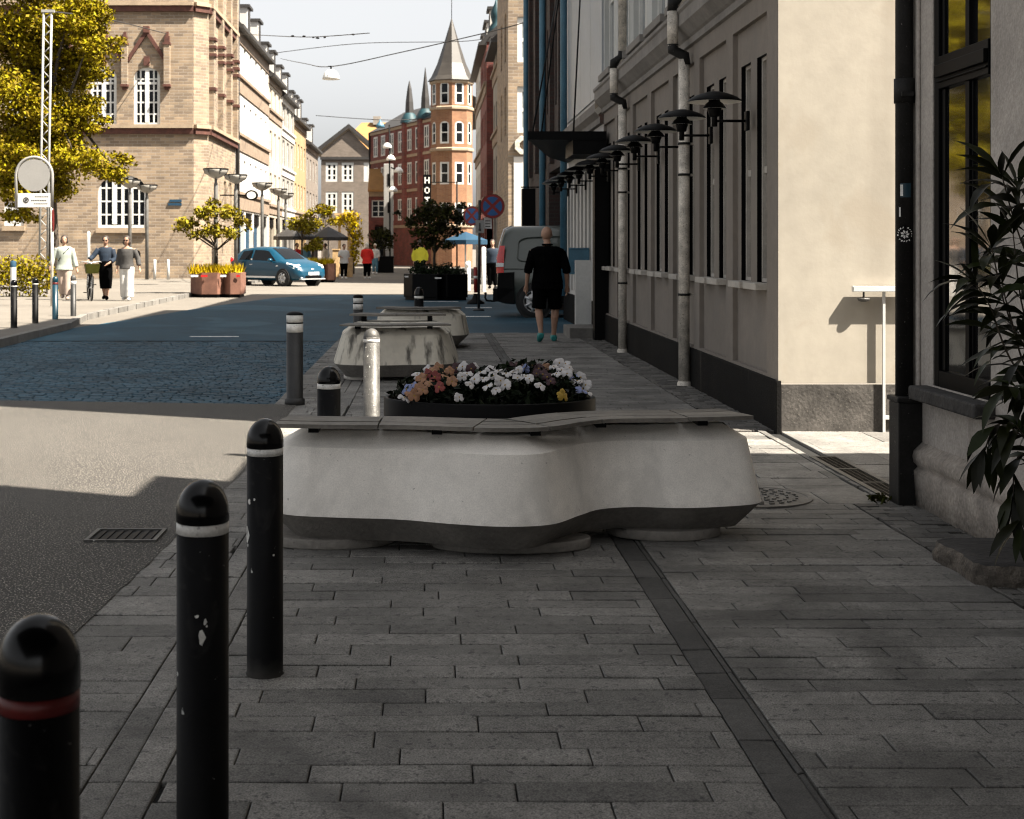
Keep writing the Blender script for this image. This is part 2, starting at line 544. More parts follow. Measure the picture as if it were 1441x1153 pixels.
# a facade: u runs along the wall, z up, d into the wall
class Face:
    def __init__(s, o, u, n):
        s.o, s.u, s.n = Vector(o), Vector(u), Vector(n)

    def p(s, u, z, d=0.):
        q = s.o + s.u * u - s.n * d
        return (q.x, q.y, q.z + z)

    def box(s, mb, u0, u1, z0, z1, d0, d1, m=0):
        mb.grid([[s.p(u0, z0, d0), s.p(u1, z0, d0), s.p(u1, z0, d1), s.p(u0, z0, d1)],
                 [s.p(u0, z1, d0), s.p(u1, z1, d0), s.p(u1, z1, d1), s.p(u0, z1, d1)]], m, False, True, True, True)

    def wall(s, mb, u0, u1, z0, z1, holes=(), depth=.2, d=0., m=0, arches=None, rm=None):
        """front skin with rectangular openings and their reveals; arches: {hole index: rise}"""
        us = sorted({u0, u1, *[h[0] for h in holes], *[h[1] for h in holes]})
        zs = sorted({z0, z1, *[h[2] for h in holes], *[h[3] for h in holes]})
        us = [u for u in us if u0 <= u <= u1]
        zs = [z for z in zs if z0 <= z <= z1]
        for a, b in zip(us, us[1:]):
            for c, e in zip(zs, zs[1:]):
                um, zm = (a + b) / 2, (c + e) / 2
                if any(h[0] < um < h[1] and h[2] < zm < h[3] for h in holes):
                    continue
                mb.face([s.p(a, c, d), s.p(b, c, d), s.p(b, e, d), s.p(a, e, d)], m)
        for i, h in enumerate(holes):
            a, b, c, e = h[:4]
            wm, m = m, (m if rm is None else rm)
            mb.face([s.p(a, c, d), s.p(a, e, d), s.p(a, e, d + depth), s.p(a, c, d + depth)], m)
            mb.face([s.p(b, c, d), s.p(b, c, d + depth), s.p(b, e, d + depth), s.p(b, e, d)], m)
            mb.face([s.p(a, c, d), s.p(a, c, d + depth), s.p(b, c, d + depth), s.p(b, c, d)], m)
            rise = (arches or {}).get(i, 0)
            if rise:
                k = 10
                pt = []
                for j in range(k + 1):
                    t = PI - PI * j / k
                    pt.append(((a + b) / 2 + (b - a) / 2 * math.cos(t), e - rise + rise * math.sin(t)))
                for (ua, za), (ub, zb) in zip(pt, pt[1:]):
                    mb.face([s.p(ua, za, d), s.p(ub, zb, d), s.p(ub, e, d), s.p(ua, e, d)], m)
                    mb.face([s.p(ua, za, d), s.p(ua, za, d + depth), s.p(ub, zb, d + depth), s.p(ub, zb, d)], m)
            else:
                mb.face([s.p(a, e, d), s.p(b, e, d), s.p(b, e, d + depth), s.p(a, e, d + depth)], m)
            m = wm

    def window(s, parent, u0, u1, z0, z1, cols=2, rows=3, fw=.06, bar=.03, d=.12, frame='white_frame', glass='glass', name='window', sill=None, sash=0.):
        f = MB()
        s.box(f, u0, u0 + fw, z0, z1, d - .03, d + .04)
        s.box(f, u1 - fw, u1, z0, z1, d - .03, d + .04)
        s.box(f, u0 + fw, u1 - fw, z0, z0 + fw, d - .03, d + .04)
        s.box(f, u0 + fw, u1 - fw, z1 - fw, z1, d - .03, d + .04)
        for k in range(1, cols):
            w = bar * (2 if cols % 2 == 0 and k == cols // 2 else 1)
            u = u0 + (u1 - u0) * k / cols
            s.box(f, u - w / 2, u + w / 2, z0 + fw, z1 - fw, d - .02, d + .03)
        for k in range(1, rows):
            w = bar * (2 if sash and k == rows - 1 else 1)
            z = z0 + (z1 - z0) * k / rows
            s.box(f, u0 + fw, u1 - fw, z - w / 2, z + w / 2, d - .015, d + .025)
        o = f.build(name, frame, parent)
        g = MB()
        g.face([s.p(u0, z0, d + .012), s.p(u1, z0, d + .012), s.p(u1, z1, d + .012), s.p(u0, z1, d + .012)])
        g.build('pane', glass, o)
        if sill:
            q = MB()
            s.box(q, u0 - .06, u1 + .06, z0 - .10, z0 - .002, -.10, .12)
            q.build('sill', sill, o, bevel=.008)
        return o


def leaf_cloud(mb, blobs, n, size, rnd, m=0, flat=.0, droop=.0, shell=.55, aspect=.5):
    tot = sum(b[1][0] * b[1][1] * b[1][2] for b in blobs)
    for c, r in blobs:
        k = int(n * r[0] * r[1] * r[2] / tot)
        for _ in range(k):
            d = Vector((rnd.gauss(0, 1), rnd.gauss(0, 1), rnd.gauss(0, 1))).normalized()
            q = shell + (1.06 - shell) * rnd.random()
            if rnd.random() < .25:
                q = rnd.random() ** .5
            p = Vector((c[0] + d.x * r[0] * q, c[1] + d.y * r[1] * q, c[2] + d.z * r[2] * q))
            a = Vector((rnd.gauss(0, 1), rnd.gauss(0, 1), rnd.gauss(0, 1) * (1 - flat) - droop)).normalized()
            b = a.cross(Vector((rnd.gauss(0, 1), rnd.gauss(0, 1), rnd.gauss(0, 1) + flat * 3))).normalized()
            nn = a.cross(b)
            L = size * rnd.uniform(.6, 1.3)
            w = L * aspect
            mb.face([p - a * L * .5, p + b * w * .5 + nn * L * .06, p + a * L * .5, p - b * w * .5 + nn * L * .06], m)


def slabs(mb, x0, x1, y0, y1, row, ln, rnd, shift=.36, gap=.005, m=0, zt=0., jit=.0025, rowjit=0., lnjit=.12, cf=.0045):
    y = y0
    off = rnd.random() * ln
    while y < y1 - .01:
        d = row * (1 + rnd.uniform(-rowjit, rowjit))
        yb = min(y + d, y1)
        off = (off + ln * shift) % ln if rnd.random() > .16 else rnd.random() * ln
        x = x0 - off
        while x < x1 - .005:
            L = ln * (1 + rnd.uniform(-lnjit, lnjit))
            a, b = max(x, x0), min(x + L, x1)
            x += L
            if b - a < .02:
                continue
            g = gap / 2
            ax, bx, ay, by = a + g, b - g, y + g, yb - g
            if by - ay < .015 or bx - ax < .015:
                continue
            z = zt + rnd.uniform(-jit, jit)
            t1, t2 = rnd.uniform(-jit, jit) * .6, rnd.uniform(-jit, jit) * .6
            zz = [z - t1 - t2, z + t1 - t2, z + t1 + t2, z - t1 + t2]
            o = [(ax, ay), (bx, ay), (bx, by), (ax, by)]
            c = [(ax + cf, ay + cf), (bx - cf, ay + cf), (bx - cf, by - cf), (ax + cf, by - cf)]
            mb.grid([[(p[0], p[1], zt - .03) for p in o], [(p[0], p[1], q - cf * .6) for p, q in zip(o, zz)], [(p[0], p[1], q) for p, q in zip(c, zz)]],
                    m, False, True, False, True)
        y = yb
# ================================================================== ground
def sheet(name, poly, z, m, label, cat='ground'):
    mb = MB()
    mb.face([(x, y, z) for x, y in poly])
    return tag(mb.build(name, m), label, cat, kind='structure')


def wobble_line(pts, step, amp, rnd):
    out = []
    for (x0, y0), (x1, y1) in zip(pts, pts[1:]):
        n = max(1, int(math.hypot(x1 - x0, y1 - y0) / step))
        for i in range(n):
            t = i / n
            out.append((x0 + (x1 - x0) * t + rnd.uniform(-amp, amp), y0 + (y1 - y0) * t + rnd.uniform(-amp, amp)))
    out.append(pts[-1])
    return out


sheet('ground', [(-500, -60), (500, -60), (500, 900), (-500, 900)], -.08, 'concourse', 'flat pale ground reaching to the horizon')
edge = wobble_line([(-1.45, -2), (-1.42, 1), (-1.345, 5.4), (-1.225, 9), (-1.24, 13.25)], .12, .006, R)
mb = MB()
prs = wobble_line([(-1.24, 13.25), (-4.07, 13.6), (-12, 14.6)], .3, .01, R)
poly = edge[:-1] + prs + [(-30, 15), (-30, -2)]
mb.face([(x, y, .004) for x, y in poly])
tag(mb.build('side_road', 'asphalt'), 'coarse dark asphalt side road beside the near bollards, crossed by a band of sun', 'road', kind='structure')
mb = MB()
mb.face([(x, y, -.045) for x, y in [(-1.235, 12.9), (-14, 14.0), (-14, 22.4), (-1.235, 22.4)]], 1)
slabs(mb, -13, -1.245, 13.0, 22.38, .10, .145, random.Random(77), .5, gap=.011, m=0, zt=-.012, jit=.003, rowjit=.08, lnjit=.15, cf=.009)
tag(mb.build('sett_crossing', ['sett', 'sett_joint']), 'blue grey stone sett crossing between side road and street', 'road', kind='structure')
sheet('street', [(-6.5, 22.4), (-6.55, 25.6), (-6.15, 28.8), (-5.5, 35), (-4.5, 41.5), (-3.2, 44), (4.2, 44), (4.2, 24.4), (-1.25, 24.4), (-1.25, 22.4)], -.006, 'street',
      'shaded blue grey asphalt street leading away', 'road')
sheet('parking_strip', [(-6.55, 25.6), (-6.62, 25.6), (-7.1, 28.8), (-7.25, 44), (-3.2, 44), (-4.5, 41.5), (-5.5, 35), (-6.15, 28.8)], -.007, 'concourse', 'pale strip of street along the sunlit kerb', 'road')  # street again, coloured pale for sun; edge follows the shadow line
sheet('far_street', [(-7.25, 44), (-7.6, 160), (30, 160), (30, 44)], -.010, 'concourse', 'pale sunlit street surface beyond the shade', 'road')  # same street in sun, its light put in by the paler colour
mb = MB()
mb.prism([(-12, 17.02), (-6.46, 20.8), (-6.62, 25.6), (-7.1, 28.8), (-7.25, 44), (-7.6, 160), (-60, 160), (-60, 17)], -.05, .10)
tag(mb.build('left_pavement', 'concourse'), 'pale pavement under the trees and the brick corner house', 'pavement', kind='structure')
mb = MB()
kl = [(-12, 17.0), (-6.46, 20.78), (-6.6, 25.6), (-7.08, 28.8), (-7.23, 44), (-7.58, 160)]
for (xa, ya), (xb, yb) in zip(kl, kl[1:]):
    n = max(1, min(60, int(math.hypot(xb - xa, yb - ya) / 1.0)))
    for i in range(n):
        t0, t1 = i / n + .004, (i + 1) / n - .004
        p0 = (xa + (xb - xa) * t0, ya + (yb - ya) * t0)
        p1 = (xa + (xb - xa) * t1, ya + (yb - ya) * t1)
        d = Vector((p1[0] - p0[0], p1[1] - p0[1])).normalized()
        nx, ny = d.y * .14, -d.x * .14
        z = .112 + R.uniform(-.003, .003)
        mb.prism([p0, (p0[0] + nx, p0[1] + ny), (p1[0] + nx, p1[1] + ny), p1], -.03, z)
tag(mb.build('kerb', 'kerb'), 'granite kerb along the sunlit side of the street', 'kerb', kind='structure')

# paving: real slabs over a joint-coloured bed
mb = MB()
mb.face([(-1.47, -2, -.022), (2.84, -2, -.022), (2.84, 24.4, -.022), (-1.47, 24.4, -.022)], 2)
mb.face([(2.84, 8.0, -.022), (14, 8.0, -.022), (14, 11.5, -.022), (2.84, 11.5, -.022)], 2)
r2 = random.Random(21)
slabs(mb, -1.46, -.945, .9, 24.4, .165, .52, r2, 0, rowjit=.2, m=0)
slabs(mb, -.943, -.742, .9, 24.4, .62, .195, r2, 0, rowjit=.1, lnjit=0, m=0)
slabs(mb, -.740, .918, .9, 24.4, .137, .50, r2, .36, rowjit=.10, m=0)
slabs(mb, .919, 1.051, .9, 24.4, .33, .12, r2, 0, rowjit=.2, lnjit=0, m=1, zt=-.003)
slabs(mb, 1.052, 2.42, .9, 8.15, .137, .50, r2, .36, rowjit=.10, m=0)
slabs(mb, 1.052, 1.75, 8.15, 11.3, .137, .50, r2, .36, rowjit=.10, m=0)
slabs(mb, 1.755, 2.62, 8.15, 11.3, .30, .42, r2, .1, rowjit=.35, m=0)
slabs(mb, 1.052, 2.42, 11.3, 24.4, .137, .50, r2, .36, rowjit=.10, m=0)
slabs(mb, 2.43, 2.84, .9, 8.15, .105, .135, r2, .45, rowjit=.1, m=3, jit=.004)
slabs(mb, 2.43, 2.84, 11.4, 24.4, .105, .135, r2, .45, rowjit=.1, m=3, jit=.004)
slabs(mb, 2.80, 9, 8.05, 11.4, .56, .74, r2, .25, rowjit=.1, m=0)
slabs(mb, 2.625, 2.68, 8.15, 11.4, .2, .2, r2, 0, m=0, lnjit=0)
tag(mb.build('pavement', ['paver', 'paver_dark', 'paver_joint', 'paver_small']), 'grey plank pavers with one dark drainage strip', 'pavement', kind='structure')

# painted lines on the street
def line_mark(p0, p1, w, label):
    d = Vector((p1[0] - p0[0], p1[1] - p0[1])).normalized()
    n = Vector((d.y, -d.x)) * w / 2
    mb = MB()
    z = .0
    mb.prism([(p0[0] + n.x, p0[1] + n.y), (p1[0] + n.x, p1[1] + n.y), (p1[0] - n.x, p1[1] - n.y), (p0[0] - n.x, p0[1] - n.y)], -.004, .0)
    return tag(mb.build('road_marking', 'white_paint'), label, 'road marking', kind='structure')


line_mark(gp(268, 473.5), gp(336, 473.5), .12, 'short white dash painted on the blue asphalt')
line_mark((px(655, 34.6), 34.6), (px(692, 34.6), 34.6), .22, 'upper white bay line by the no stopping sign')
line_mark((px(650, 30.2), 30.2), (px(690, 30.2), 30.2), .2, 'lower white bay line by the no stopping sign')
line_mark((px(585, 38.5), 38.5), (px(645, 38.5), 38.5), .2, 'white bay line in front of the dark planter')

# manhole, gully and channel grates
mb = MB()
mx_, my_ = 1.88, 8.36
mb.lathe([(.36, .0), (.36, .010), (.335, .010), (.33, .006), (.30, .006)], (mx_, my_, 0), 40, 0, False)
mb.lathe([(.30, .006), (.02, .006)], (mx_, my_, 0), 40, 0, False, cap1=True)
for k in range(5):
    for j in range(6 + 5 * k):
        a = 2 * PI * j / (6 + 5 * k) + k
        rr = .05 + .055 * k
        mb.obox((mx_ + rr * math.cos(a), my_ + rr * math.sin(a), .010), .028, .014, .009, a + PI / 2)
tag(mb.build('manhole_cover', 'iron'), 'round studded iron manhole cover in the paving beside the concrete bench', 'manhole cover')
t = thing('drain_grate', 'long steel channel grate in the paving at the alley mouth', 'drain', (2.74, 9.2, 0), world_coords=True)
mb = MB()
mb.box(2.655, 2.69, 8.3, 9.96, -.02, .008)
mb.box(2.83, 2.86, 8.3, 9.96, -.02, .008)
for k in range(4):
    mb.box(2.69, 2.83, 8.3 + k * .545, 8.325 + k * .545, -.02, .007)
mb.build('frame', 'galv', t)
mb = MB()
y = 8.34
while y < 9.94:
    mb.box(2.69, 2.83, y, y + .012, -.02, .004)
    y += .032
for x in (2.725, 2.76, 2.795):
    mb.box(x - .004, x + .004, 8.3, 9.96, -.02, .005)
mb.build('bars', 'black_metal', t)
mb = MB()
mb.face([(2.69, 8.3, -.0205), (2.83, 8.3, -.0205), (2.83, 9.96, -.0205), (2.69, 9.96, -.0205)])
mb.build('channel', 'soil', t)
t = thing('gully_grate', 'small square iron gully grate set in the dark asphalt', 'drain', (-1.55, 7.2, .004), world_coords=True)
mb = MB()
for a in ((-1.72, -1.36, 7.06, 7.08), (-1.72, -1.36, 7.34, 7.36), (-1.72, -1.70, 7.08, 7.34), (-1.38, -1.36, 7.08, 7.34)):
    mb.box(a[0], a[1], a[2], a[3], .0, .016)
mb.build('frame', 'galv', t)
mb = MB()
mb.box(-1.70, -1.38, 7.08, 7.34, .0, .006)
for k in range(7):
    mb.box(-1.685 + k * .044, -1.66 + k * .044, 7.09, 7.33, .006, .011)
mb.build('bars', 'black_metal', t)


# ================================================================== benches
def closed_spline(pts, n):
    out = []
    k = len(pts)
    per = n // k
    for i in range(k):
        p0, p1, p2, p3 = (Vector(pts[(i + j) % k]) for j in (-1, 0, 1, 2))
        for s in range(per):
            t = s / per
            out.append(.5 * ((2 * p1) + (p2 - p0) * t + (2 * p0 - 5 * p1 + 4 * p2 - p3) * t * t + (3 * p1 - 3 * p2 + p3 - p0) * t ** 3))
    return out


def open_spline(pts, per):
    out = []
    k = len(pts)
    for i in range(k - 1):
        p0, p1, p2, p3 = (Vector(pts[min(max(i + j, 0), k - 1)]) for j in (-1, 0, 1, 2))
        for s in range(per):
            t = s / per
            out.append(.5 * ((2 * p1) + (p2 - p0) * t + (2 * p0 - 5 * p1 + 4 * p2 - p3) * t * t + (3 * p1 - 3 * p2 + p3 - p0) * t ** 3))
    out.append(Vector(pts[-1]))
    return out


def inset(loop, d):
    n = len(loop)
    area = sum(loop[i].x * loop[(i + 1) % n].y - loop[(i + 1) % n].x * loop[i].y for i in range(n))
    sg = 1 if area > 0 else -1
    out = []
    for i in range(n):
        a = loop[(i + 2) % n] - loop[(i - 2) % n]
        nn = Vector((-a.y, a.x)).normalized() * sg
        out.append(loop[i] + nn * d)
    return out


def bench_body(parent, outline, conc, levels=((.05, .13), (.18, 0), (.50, .075), (.572, .20)), n=120):
    loop = closed_spline(outline, n)
    rings = [[(p.x, p.y, z) for p in inset(loop, d)] for z, d in levels]
    mb = MB()
    for i_, (a, b) in enumerate(zip(rings, rings[1:])):
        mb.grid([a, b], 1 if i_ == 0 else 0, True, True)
    k = len(rings[-1])
    c = (sum(p[0] for p in rings[-1]) / k, sum(p[1] for p in rings[-1]) / k, levels[-1][0])
    mb.grid([rings[-1], [tuple(.3 * q + .7 * w for q, w in zip(p, c)) for p in rings[-1]]], 0, False, True, False, True)
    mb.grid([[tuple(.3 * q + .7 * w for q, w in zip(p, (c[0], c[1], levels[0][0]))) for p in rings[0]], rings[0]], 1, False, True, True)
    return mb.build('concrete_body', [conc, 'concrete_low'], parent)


def seat_boards(parent, front, depth, boards, segs, z0=.603, z1=.622, rnd=R, over=0.):
    cv = open_spline(front, 12)
    n = len(cv)
    mb = MB()
    nor = []
    for i in range(n):
        a = cv[min(i + 1, n - 1)] - cv[max(i - 1, 0)]
        nor.append(Vector((-a.y, a.x)).normalized())
    for b in range(boards):
        d0 = depth * b / boards + .004
        d1 = depth * (b + 1) / boards - .004
        st = [int((n - 1) * k / segs) for k in range(segs + 1)]
        for s in range(segs):
            i0, i1 = st[s], st[s + 1]
            dz = rnd.uniform(-.002, .002)
            ra = []
            for i in range(i0, i1 + 1):
                sh = Vector((0, 0))
                tg = Vector((nor[i].y, -nor[i].x))
                if i == i0:
                    sh = tg * .004
                if i == i1:
                    sh = -tg * .004
                p, q = cv[i] + nor[i] * d0 + sh, cv[i] + nor[i] * d1 + sh
                ra.append([(p.x, p.y, z0 + dz), (p.x, p.y, z1 + dz), (q.x, q.y, z1 + dz), (q.x, q.y, z0 + dz)])
            mb.grid(ra, 0, False, True, True, True)
    o = mb.build('seat_board', 'seat_wood', parent)
    return o


bench = thing('concrete_bench', 'large wavy pale concrete bench on squat feet, topped by thin grey boards', 'bench', (.4, 7.1, 0), world_coords=True)
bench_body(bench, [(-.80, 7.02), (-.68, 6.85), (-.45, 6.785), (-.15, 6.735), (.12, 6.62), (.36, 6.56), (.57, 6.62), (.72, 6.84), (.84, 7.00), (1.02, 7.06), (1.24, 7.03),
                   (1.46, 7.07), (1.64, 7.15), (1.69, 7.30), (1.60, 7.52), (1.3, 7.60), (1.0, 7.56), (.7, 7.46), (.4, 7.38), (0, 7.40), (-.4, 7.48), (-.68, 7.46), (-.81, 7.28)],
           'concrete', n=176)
for cx, cy, rx, ry in ((-.50, 7.13, .33, .24), (.40, 6.99, .39, .19), (1.20, 7.31, .29, .22)):
    mb = MB()
    mb.lathe([(1, 0), (1, .051)], (cx, cy, 0), 32, 0, True, rx, ry, True, True)
    mb.build('foot', 'concrete_foot', bench, bevel=.008)
sf = [(-.76, 6.83), (-.45, 6.79), (-.15, 6.775), (.12, 6.71), (.36, 6.67), (.57, 6.72), (.74, 6.90), (.92, 7.03), (1.2, 7.055), (1.45, 7.09), (1.63, 7.14)]
seat_boards(bench, sf, .36, 3, 6)
for i in range(5):
    p = open_spline(sf, 12)[8 + i * 24]
    mb = MB()
    mb.obox((p.x, p.y + .2, .587), .05, .24, .030, 0)
    mb.build('seat_bracket', 'black_metal', bench)

bench2 = thing('concrete_bench', 'rounded concrete bench with dark drip stains and two runs of seat boards', 'bench', (-.4, 16.6, 0), world_coords=True)
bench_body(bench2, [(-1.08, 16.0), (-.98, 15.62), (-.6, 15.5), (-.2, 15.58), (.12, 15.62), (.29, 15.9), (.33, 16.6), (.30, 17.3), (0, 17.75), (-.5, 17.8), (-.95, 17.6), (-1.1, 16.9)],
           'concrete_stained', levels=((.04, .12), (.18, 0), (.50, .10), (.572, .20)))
mb = MB()
mb.lathe([(1, 0), (1, .041)], (-.75, 16.0, 0), 28, 0, True, .22, .3, True, True)
mb.lathe([(1, 0), (1, .041)], (-.05, 17.0, 0), 28, 0, True, .22, .3, True, True)
mb.build('foot', 'concrete', bench2)
seat_boards(bench2, [(-1.0, 15.62), (-.6, 15.52), (-.2, 15.58), (.24, 15.68)], .34, 3, 2)
seat_boards(bench2, [(-.98, 17.2), (-.6, 17.05), (-.2, 17.1), (.20, 17.22)], .34, 3, 2, .64, .665)
mb = MB()
for x in (-.8, 0):
    mb.box(x - .03, x + .03, 15.7, 15.9, .57, .593)
    mb.box(x - .03, x + .03, 17.2, 17.4, .57, .641)
mb.build('seat_bracket', 'black_metal', bench2)
bench3 = thing('concrete_bench', 'concrete bench half hidden behind the drip stained one', 'bench', (-.1, 20.9, 0), world_coords=True)
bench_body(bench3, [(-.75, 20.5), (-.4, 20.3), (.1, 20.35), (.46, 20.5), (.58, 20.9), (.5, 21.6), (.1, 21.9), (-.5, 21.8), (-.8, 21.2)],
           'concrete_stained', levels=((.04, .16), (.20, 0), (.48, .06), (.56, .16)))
mb = MB()
mb.lathe([(1, 0), (1, .041)], (-.1, 21.1, 0), 28, 0, True, .4, .4, True, True)
mb.build('foot', 'concrete', bench3)
seat_boards(bench3, [(-.78, 20.5), (-.3, 20.3), (.1, 20.36), (.46, 20.55)], .36, 3, 2, .577, .605)

# ================================================================== flower tub
tub = thing('flower_tub', 'oval black metal tub behind the wavy bench, planted with pansies', 'planter', (.33, 7.87, 0), world_coords=True)
mb = MB()
mb.lathe([(.95, 0), (1.0, .02), (1.0, .645), (.955, .645), (.95, .58)], (.33, 7.87, 0), 56, 0, True, .585, .43, True, False)
mb.build('tub_wall', 'black_metal', tub, bevel=.006)
mb = MB()
mb.lathe([(.955, .60), (.5, .61), (.02, .615)], (.33, 7.87, 0), 40, 0, True, .585, .43, False, True)
mb.build('soil', 'soil', tub)
bed = thing('pansy_bed', 'bed of white, orange and violet pansies over dark leaves in the black tub', 'flowers', (.33, 7.87, .60), world_coords=True)
mb = MB()
rf = random.Random(5)
leaf_cloud(mb, [((.03, 7.85, .66), (.24, .32, .13)), ((.35, 7.85, .68), (.28, .34, .13)), ((.64, 7.85, .67), (.24, .30, .13)), ((.55, 7.98, .75), (.2, .2, .10))], 3600, .05, rf, shell=.3)
mb.build('foliage', 'leaf_bed', bed)


def blossom_mesh(rnd):
    mb = MB()
    for k, (a, L, w) in enumerate(((90, 1., 1.0), (25, .92, .85), (155, .92, .85), (-35, .95, .95), (215, .95, .95))):
        a = math.radians(a + rnd.uniform(-8, 8))
        d = Vector((math.cos(a), math.sin(a), 0))
        s = Vector((-d.y, d.x, 0))
        cup = rnd.uniform(-.35, .25)
        rows = []
        for t, ww in ((0, .08), (.3, .5), (.65, .72), (.9, .5), (1.02, .16)):
            row = []
            for q in (-1, -.4, .4, 1):
                ruf = rnd.uniform(-.05, .05) if t > .5 else 0
                row.append(d * t * L * .042 + s * q * ww * w * .03 + Vector((0, 0, (cup * t * t - .25 * q * q * t) * .042 + ruf * .06 + k * .001)))
            rows.append(row)
        mb.grid(rows, 0, True, False)
    mb.ball((0, 0, .003), .006, .006, .004, 8, 4, 1)
    return mb


bproto = {}
for nm in ('white', 'orange', 'red', 'violet', 'dark', 'yellow'):
    bproto[nm] = []
    for k in range(2):
        mbb = blossom_mesh(rf)
        o = mbb.build('blossom', ['blossom_' + nm, 'blossom_yellow'], bed)
        me = o.data
        for v in me.vertices:   # blossoms are modelled about their own centre
            v.co += Vector((.33, 7.87, .60))
        bproto[nm].append(o)
used_b = set()


def add_blossom(kind, x, y, z, s=1., tilt=None):
    i = rf.randrange(2)
    o = bproto[kind][i]
    if (kind, i) in used_b:
        o = o.copy()
        COL.objects.link(o)
        o.parent = bed
    used_b.add((kind, i))
    o.location = (x - .33, y - 7.87, z - .60)
    o.rotation_euler = (math.radians(rf.uniform(15, 75) if tilt is None else tilt), rf.uniform(-.5, .5), rf.uniform(-.7, .7))
    o.scale = (s, s, s)


def fl(px_, py_, Y, kind, s=1.):
    add_blossom(kind, px(px_, Y), Y, pz(py_, Y), s * .80)


for a in ((572, 548, 7.62, 'violet'), (580, 541, 7.66, 'violet'), (569, 560, 7.58, 'white'), (583, 557, 7.55, 'orange'), (595, 549, 7.52, 'orange'), (592, 533, 7.7, 'orange'),
          (601, 528, 7.75, 'red'), (609, 521, 7.85, 'orange'), (618, 517, 7.9, 'orange'), (612, 531, 7.7, 'red'), (626, 522, 7.85, 'orange'), (618, 545, 7.52, 'red'), (636, 537, 7.54, 'orange'),
          (633, 522, 7.8, 'orange'), (643, 518, 7.9, 'dark'), (651, 516, 7.85, 'white'), (657, 526, 7.7, 'white'), (663, 519, 7.8, 'dark'), (668, 517, 7.85, 'white'), (676, 524, 7.75, 'white'),
          (661, 541, 7.53, 'white'), (668, 534, 7.6, 'white'), (680, 533, 7.6, 'white'), (690, 519, 7.85, 'white'), (694, 529, 7.66, 'white'), (701, 522, 7.8, 'white'), (712, 526, 7.7, 'white'),
          (722, 524, 7.75, 'white'), (729, 521, 7.8, 'white'), (711, 542, 7.55, 'white'), (646, 559, 7.5, 'white'), (698, 549, 7.5, 'white'), (738, 519, 7.85, 'violet'), (728, 532, 7.68, 'white'),
          (718, 516, 7.95, 'dark'), (749, 514, 8.0, 'dark'), (758, 519, 7.9, 'dark'), (764, 527, 7.75, 'dark'), (740, 530, 7.66, 'white'), (760, 543, 7.55, 'white'), (745, 533, 7.6, 'white'),
          (779, 516, 7.9, 'white'), (787, 511, 7.95, 'white'), (796, 512, 7.95, 'white'), (801, 518, 7.9, 'white'), (790, 521, 7.8, 'white'), (806, 530, 7.8, 'violet'), (812, 536, 7.75, 'white'),
          (817, 531, 7.85, 'white'), (824, 542, 7.75, 'white'), (826, 552, 7.68, 'white'), (819, 548, 7.66, 'violet'), (793, 556, 7.5, 'yellow'), (775, 537, 7.6, 'dark'), (770, 531, 7.7, 'dark'),
          (590, 545, 7.58, 'orange'), (604, 540, 7.6, 'orange'), (627, 531, 7.68, 'orange'), (650, 530, 7.66, 'white'), (704, 536, 7.58, 'white'), (686, 543, 7.52, 'white'), (577, 553, 7.6, 'orange'),
          (587, 527, 7.8, 'white'), (600, 519, 7.9, 'white'), (755, 526, 7.8, 'dark'), (731, 515, 7.95, 'dark'), (768, 517, 7.95, 'orange'), (783, 526, 7.7, 'white'), (798, 526, 7.75, 'white')):
    fl(*a, s=rf.uniform(.85, 1.15))


# ================================================================== bollards
def bollard(loc, label, h=.88, r=.0625, shaft='bollard_black', cap='cap_black', bands=(('band_white', .755, .78),), group='bollards', foot=False, dome=1.25, cat='bollard', tilt=0.):
    t = thing('bollard', label, cat, (loc[0], loc[1], loc[2] if len(loc) > 2 else 0), 0, group)
    if tilt:
        t.rotation_euler = (0, tilt, 0)
    top = h - r * dome
    mb = MB()
    prof = [(r * 1.05, -.02), (r * 1.05, .006), (r, .012)]
    if foot:
        prof = [(r * 1.22, -.02), (r * 1.22, .05), (r * 1.05, .06), (r, .065)]
    cut = bands[0][1] if bands else top - .03
    lo = min([b[1] for b in bands], default=cut)
    mb.lathe(prof + [(r, lo)], (0, 0, 0), 32, 0, True, cap0=True, cap1=True)
    mb.build('post', shaft, t)
    for bm_, z0, z1 in bands:
        mb = MB()
        mb.lathe([(r * .96, z0), (r * 1.005, z0 + .001), (r * 1.005, z1 - .001), (r * .96, z1)], (0, 0, 0), 32, 0, True)
        mb.build('reflective_band', bm_, t)
    bt = sorted(bands, key=lambda b: b[1])
    gaps = [(bt[i][2], bt[i + 1][1]) for i in range(len(bt) - 1)]
    hi = max([b[2] for b in bands], default=lo)
    mb = MB()
    for a, b in gaps:
        mb.lathe([(r * .98, a), (r * .98, b)], (0, 0, 0), 32, 0, True)
    pr = [(r * .97, hi), (r * 1.02, hi + .003), (r * 1.02, top)]
    for k in range(1, 9):
        a = PI / 2 * k / 8
        pr.append((max(r * 1.02 * math.cos(a), .002), top + r * dome * math.sin(a)))
    mb.lathe(pr, (0, 0, 0), 32, 0, True, cap1=True)
    mb.build('cap', cap, t)
    return t


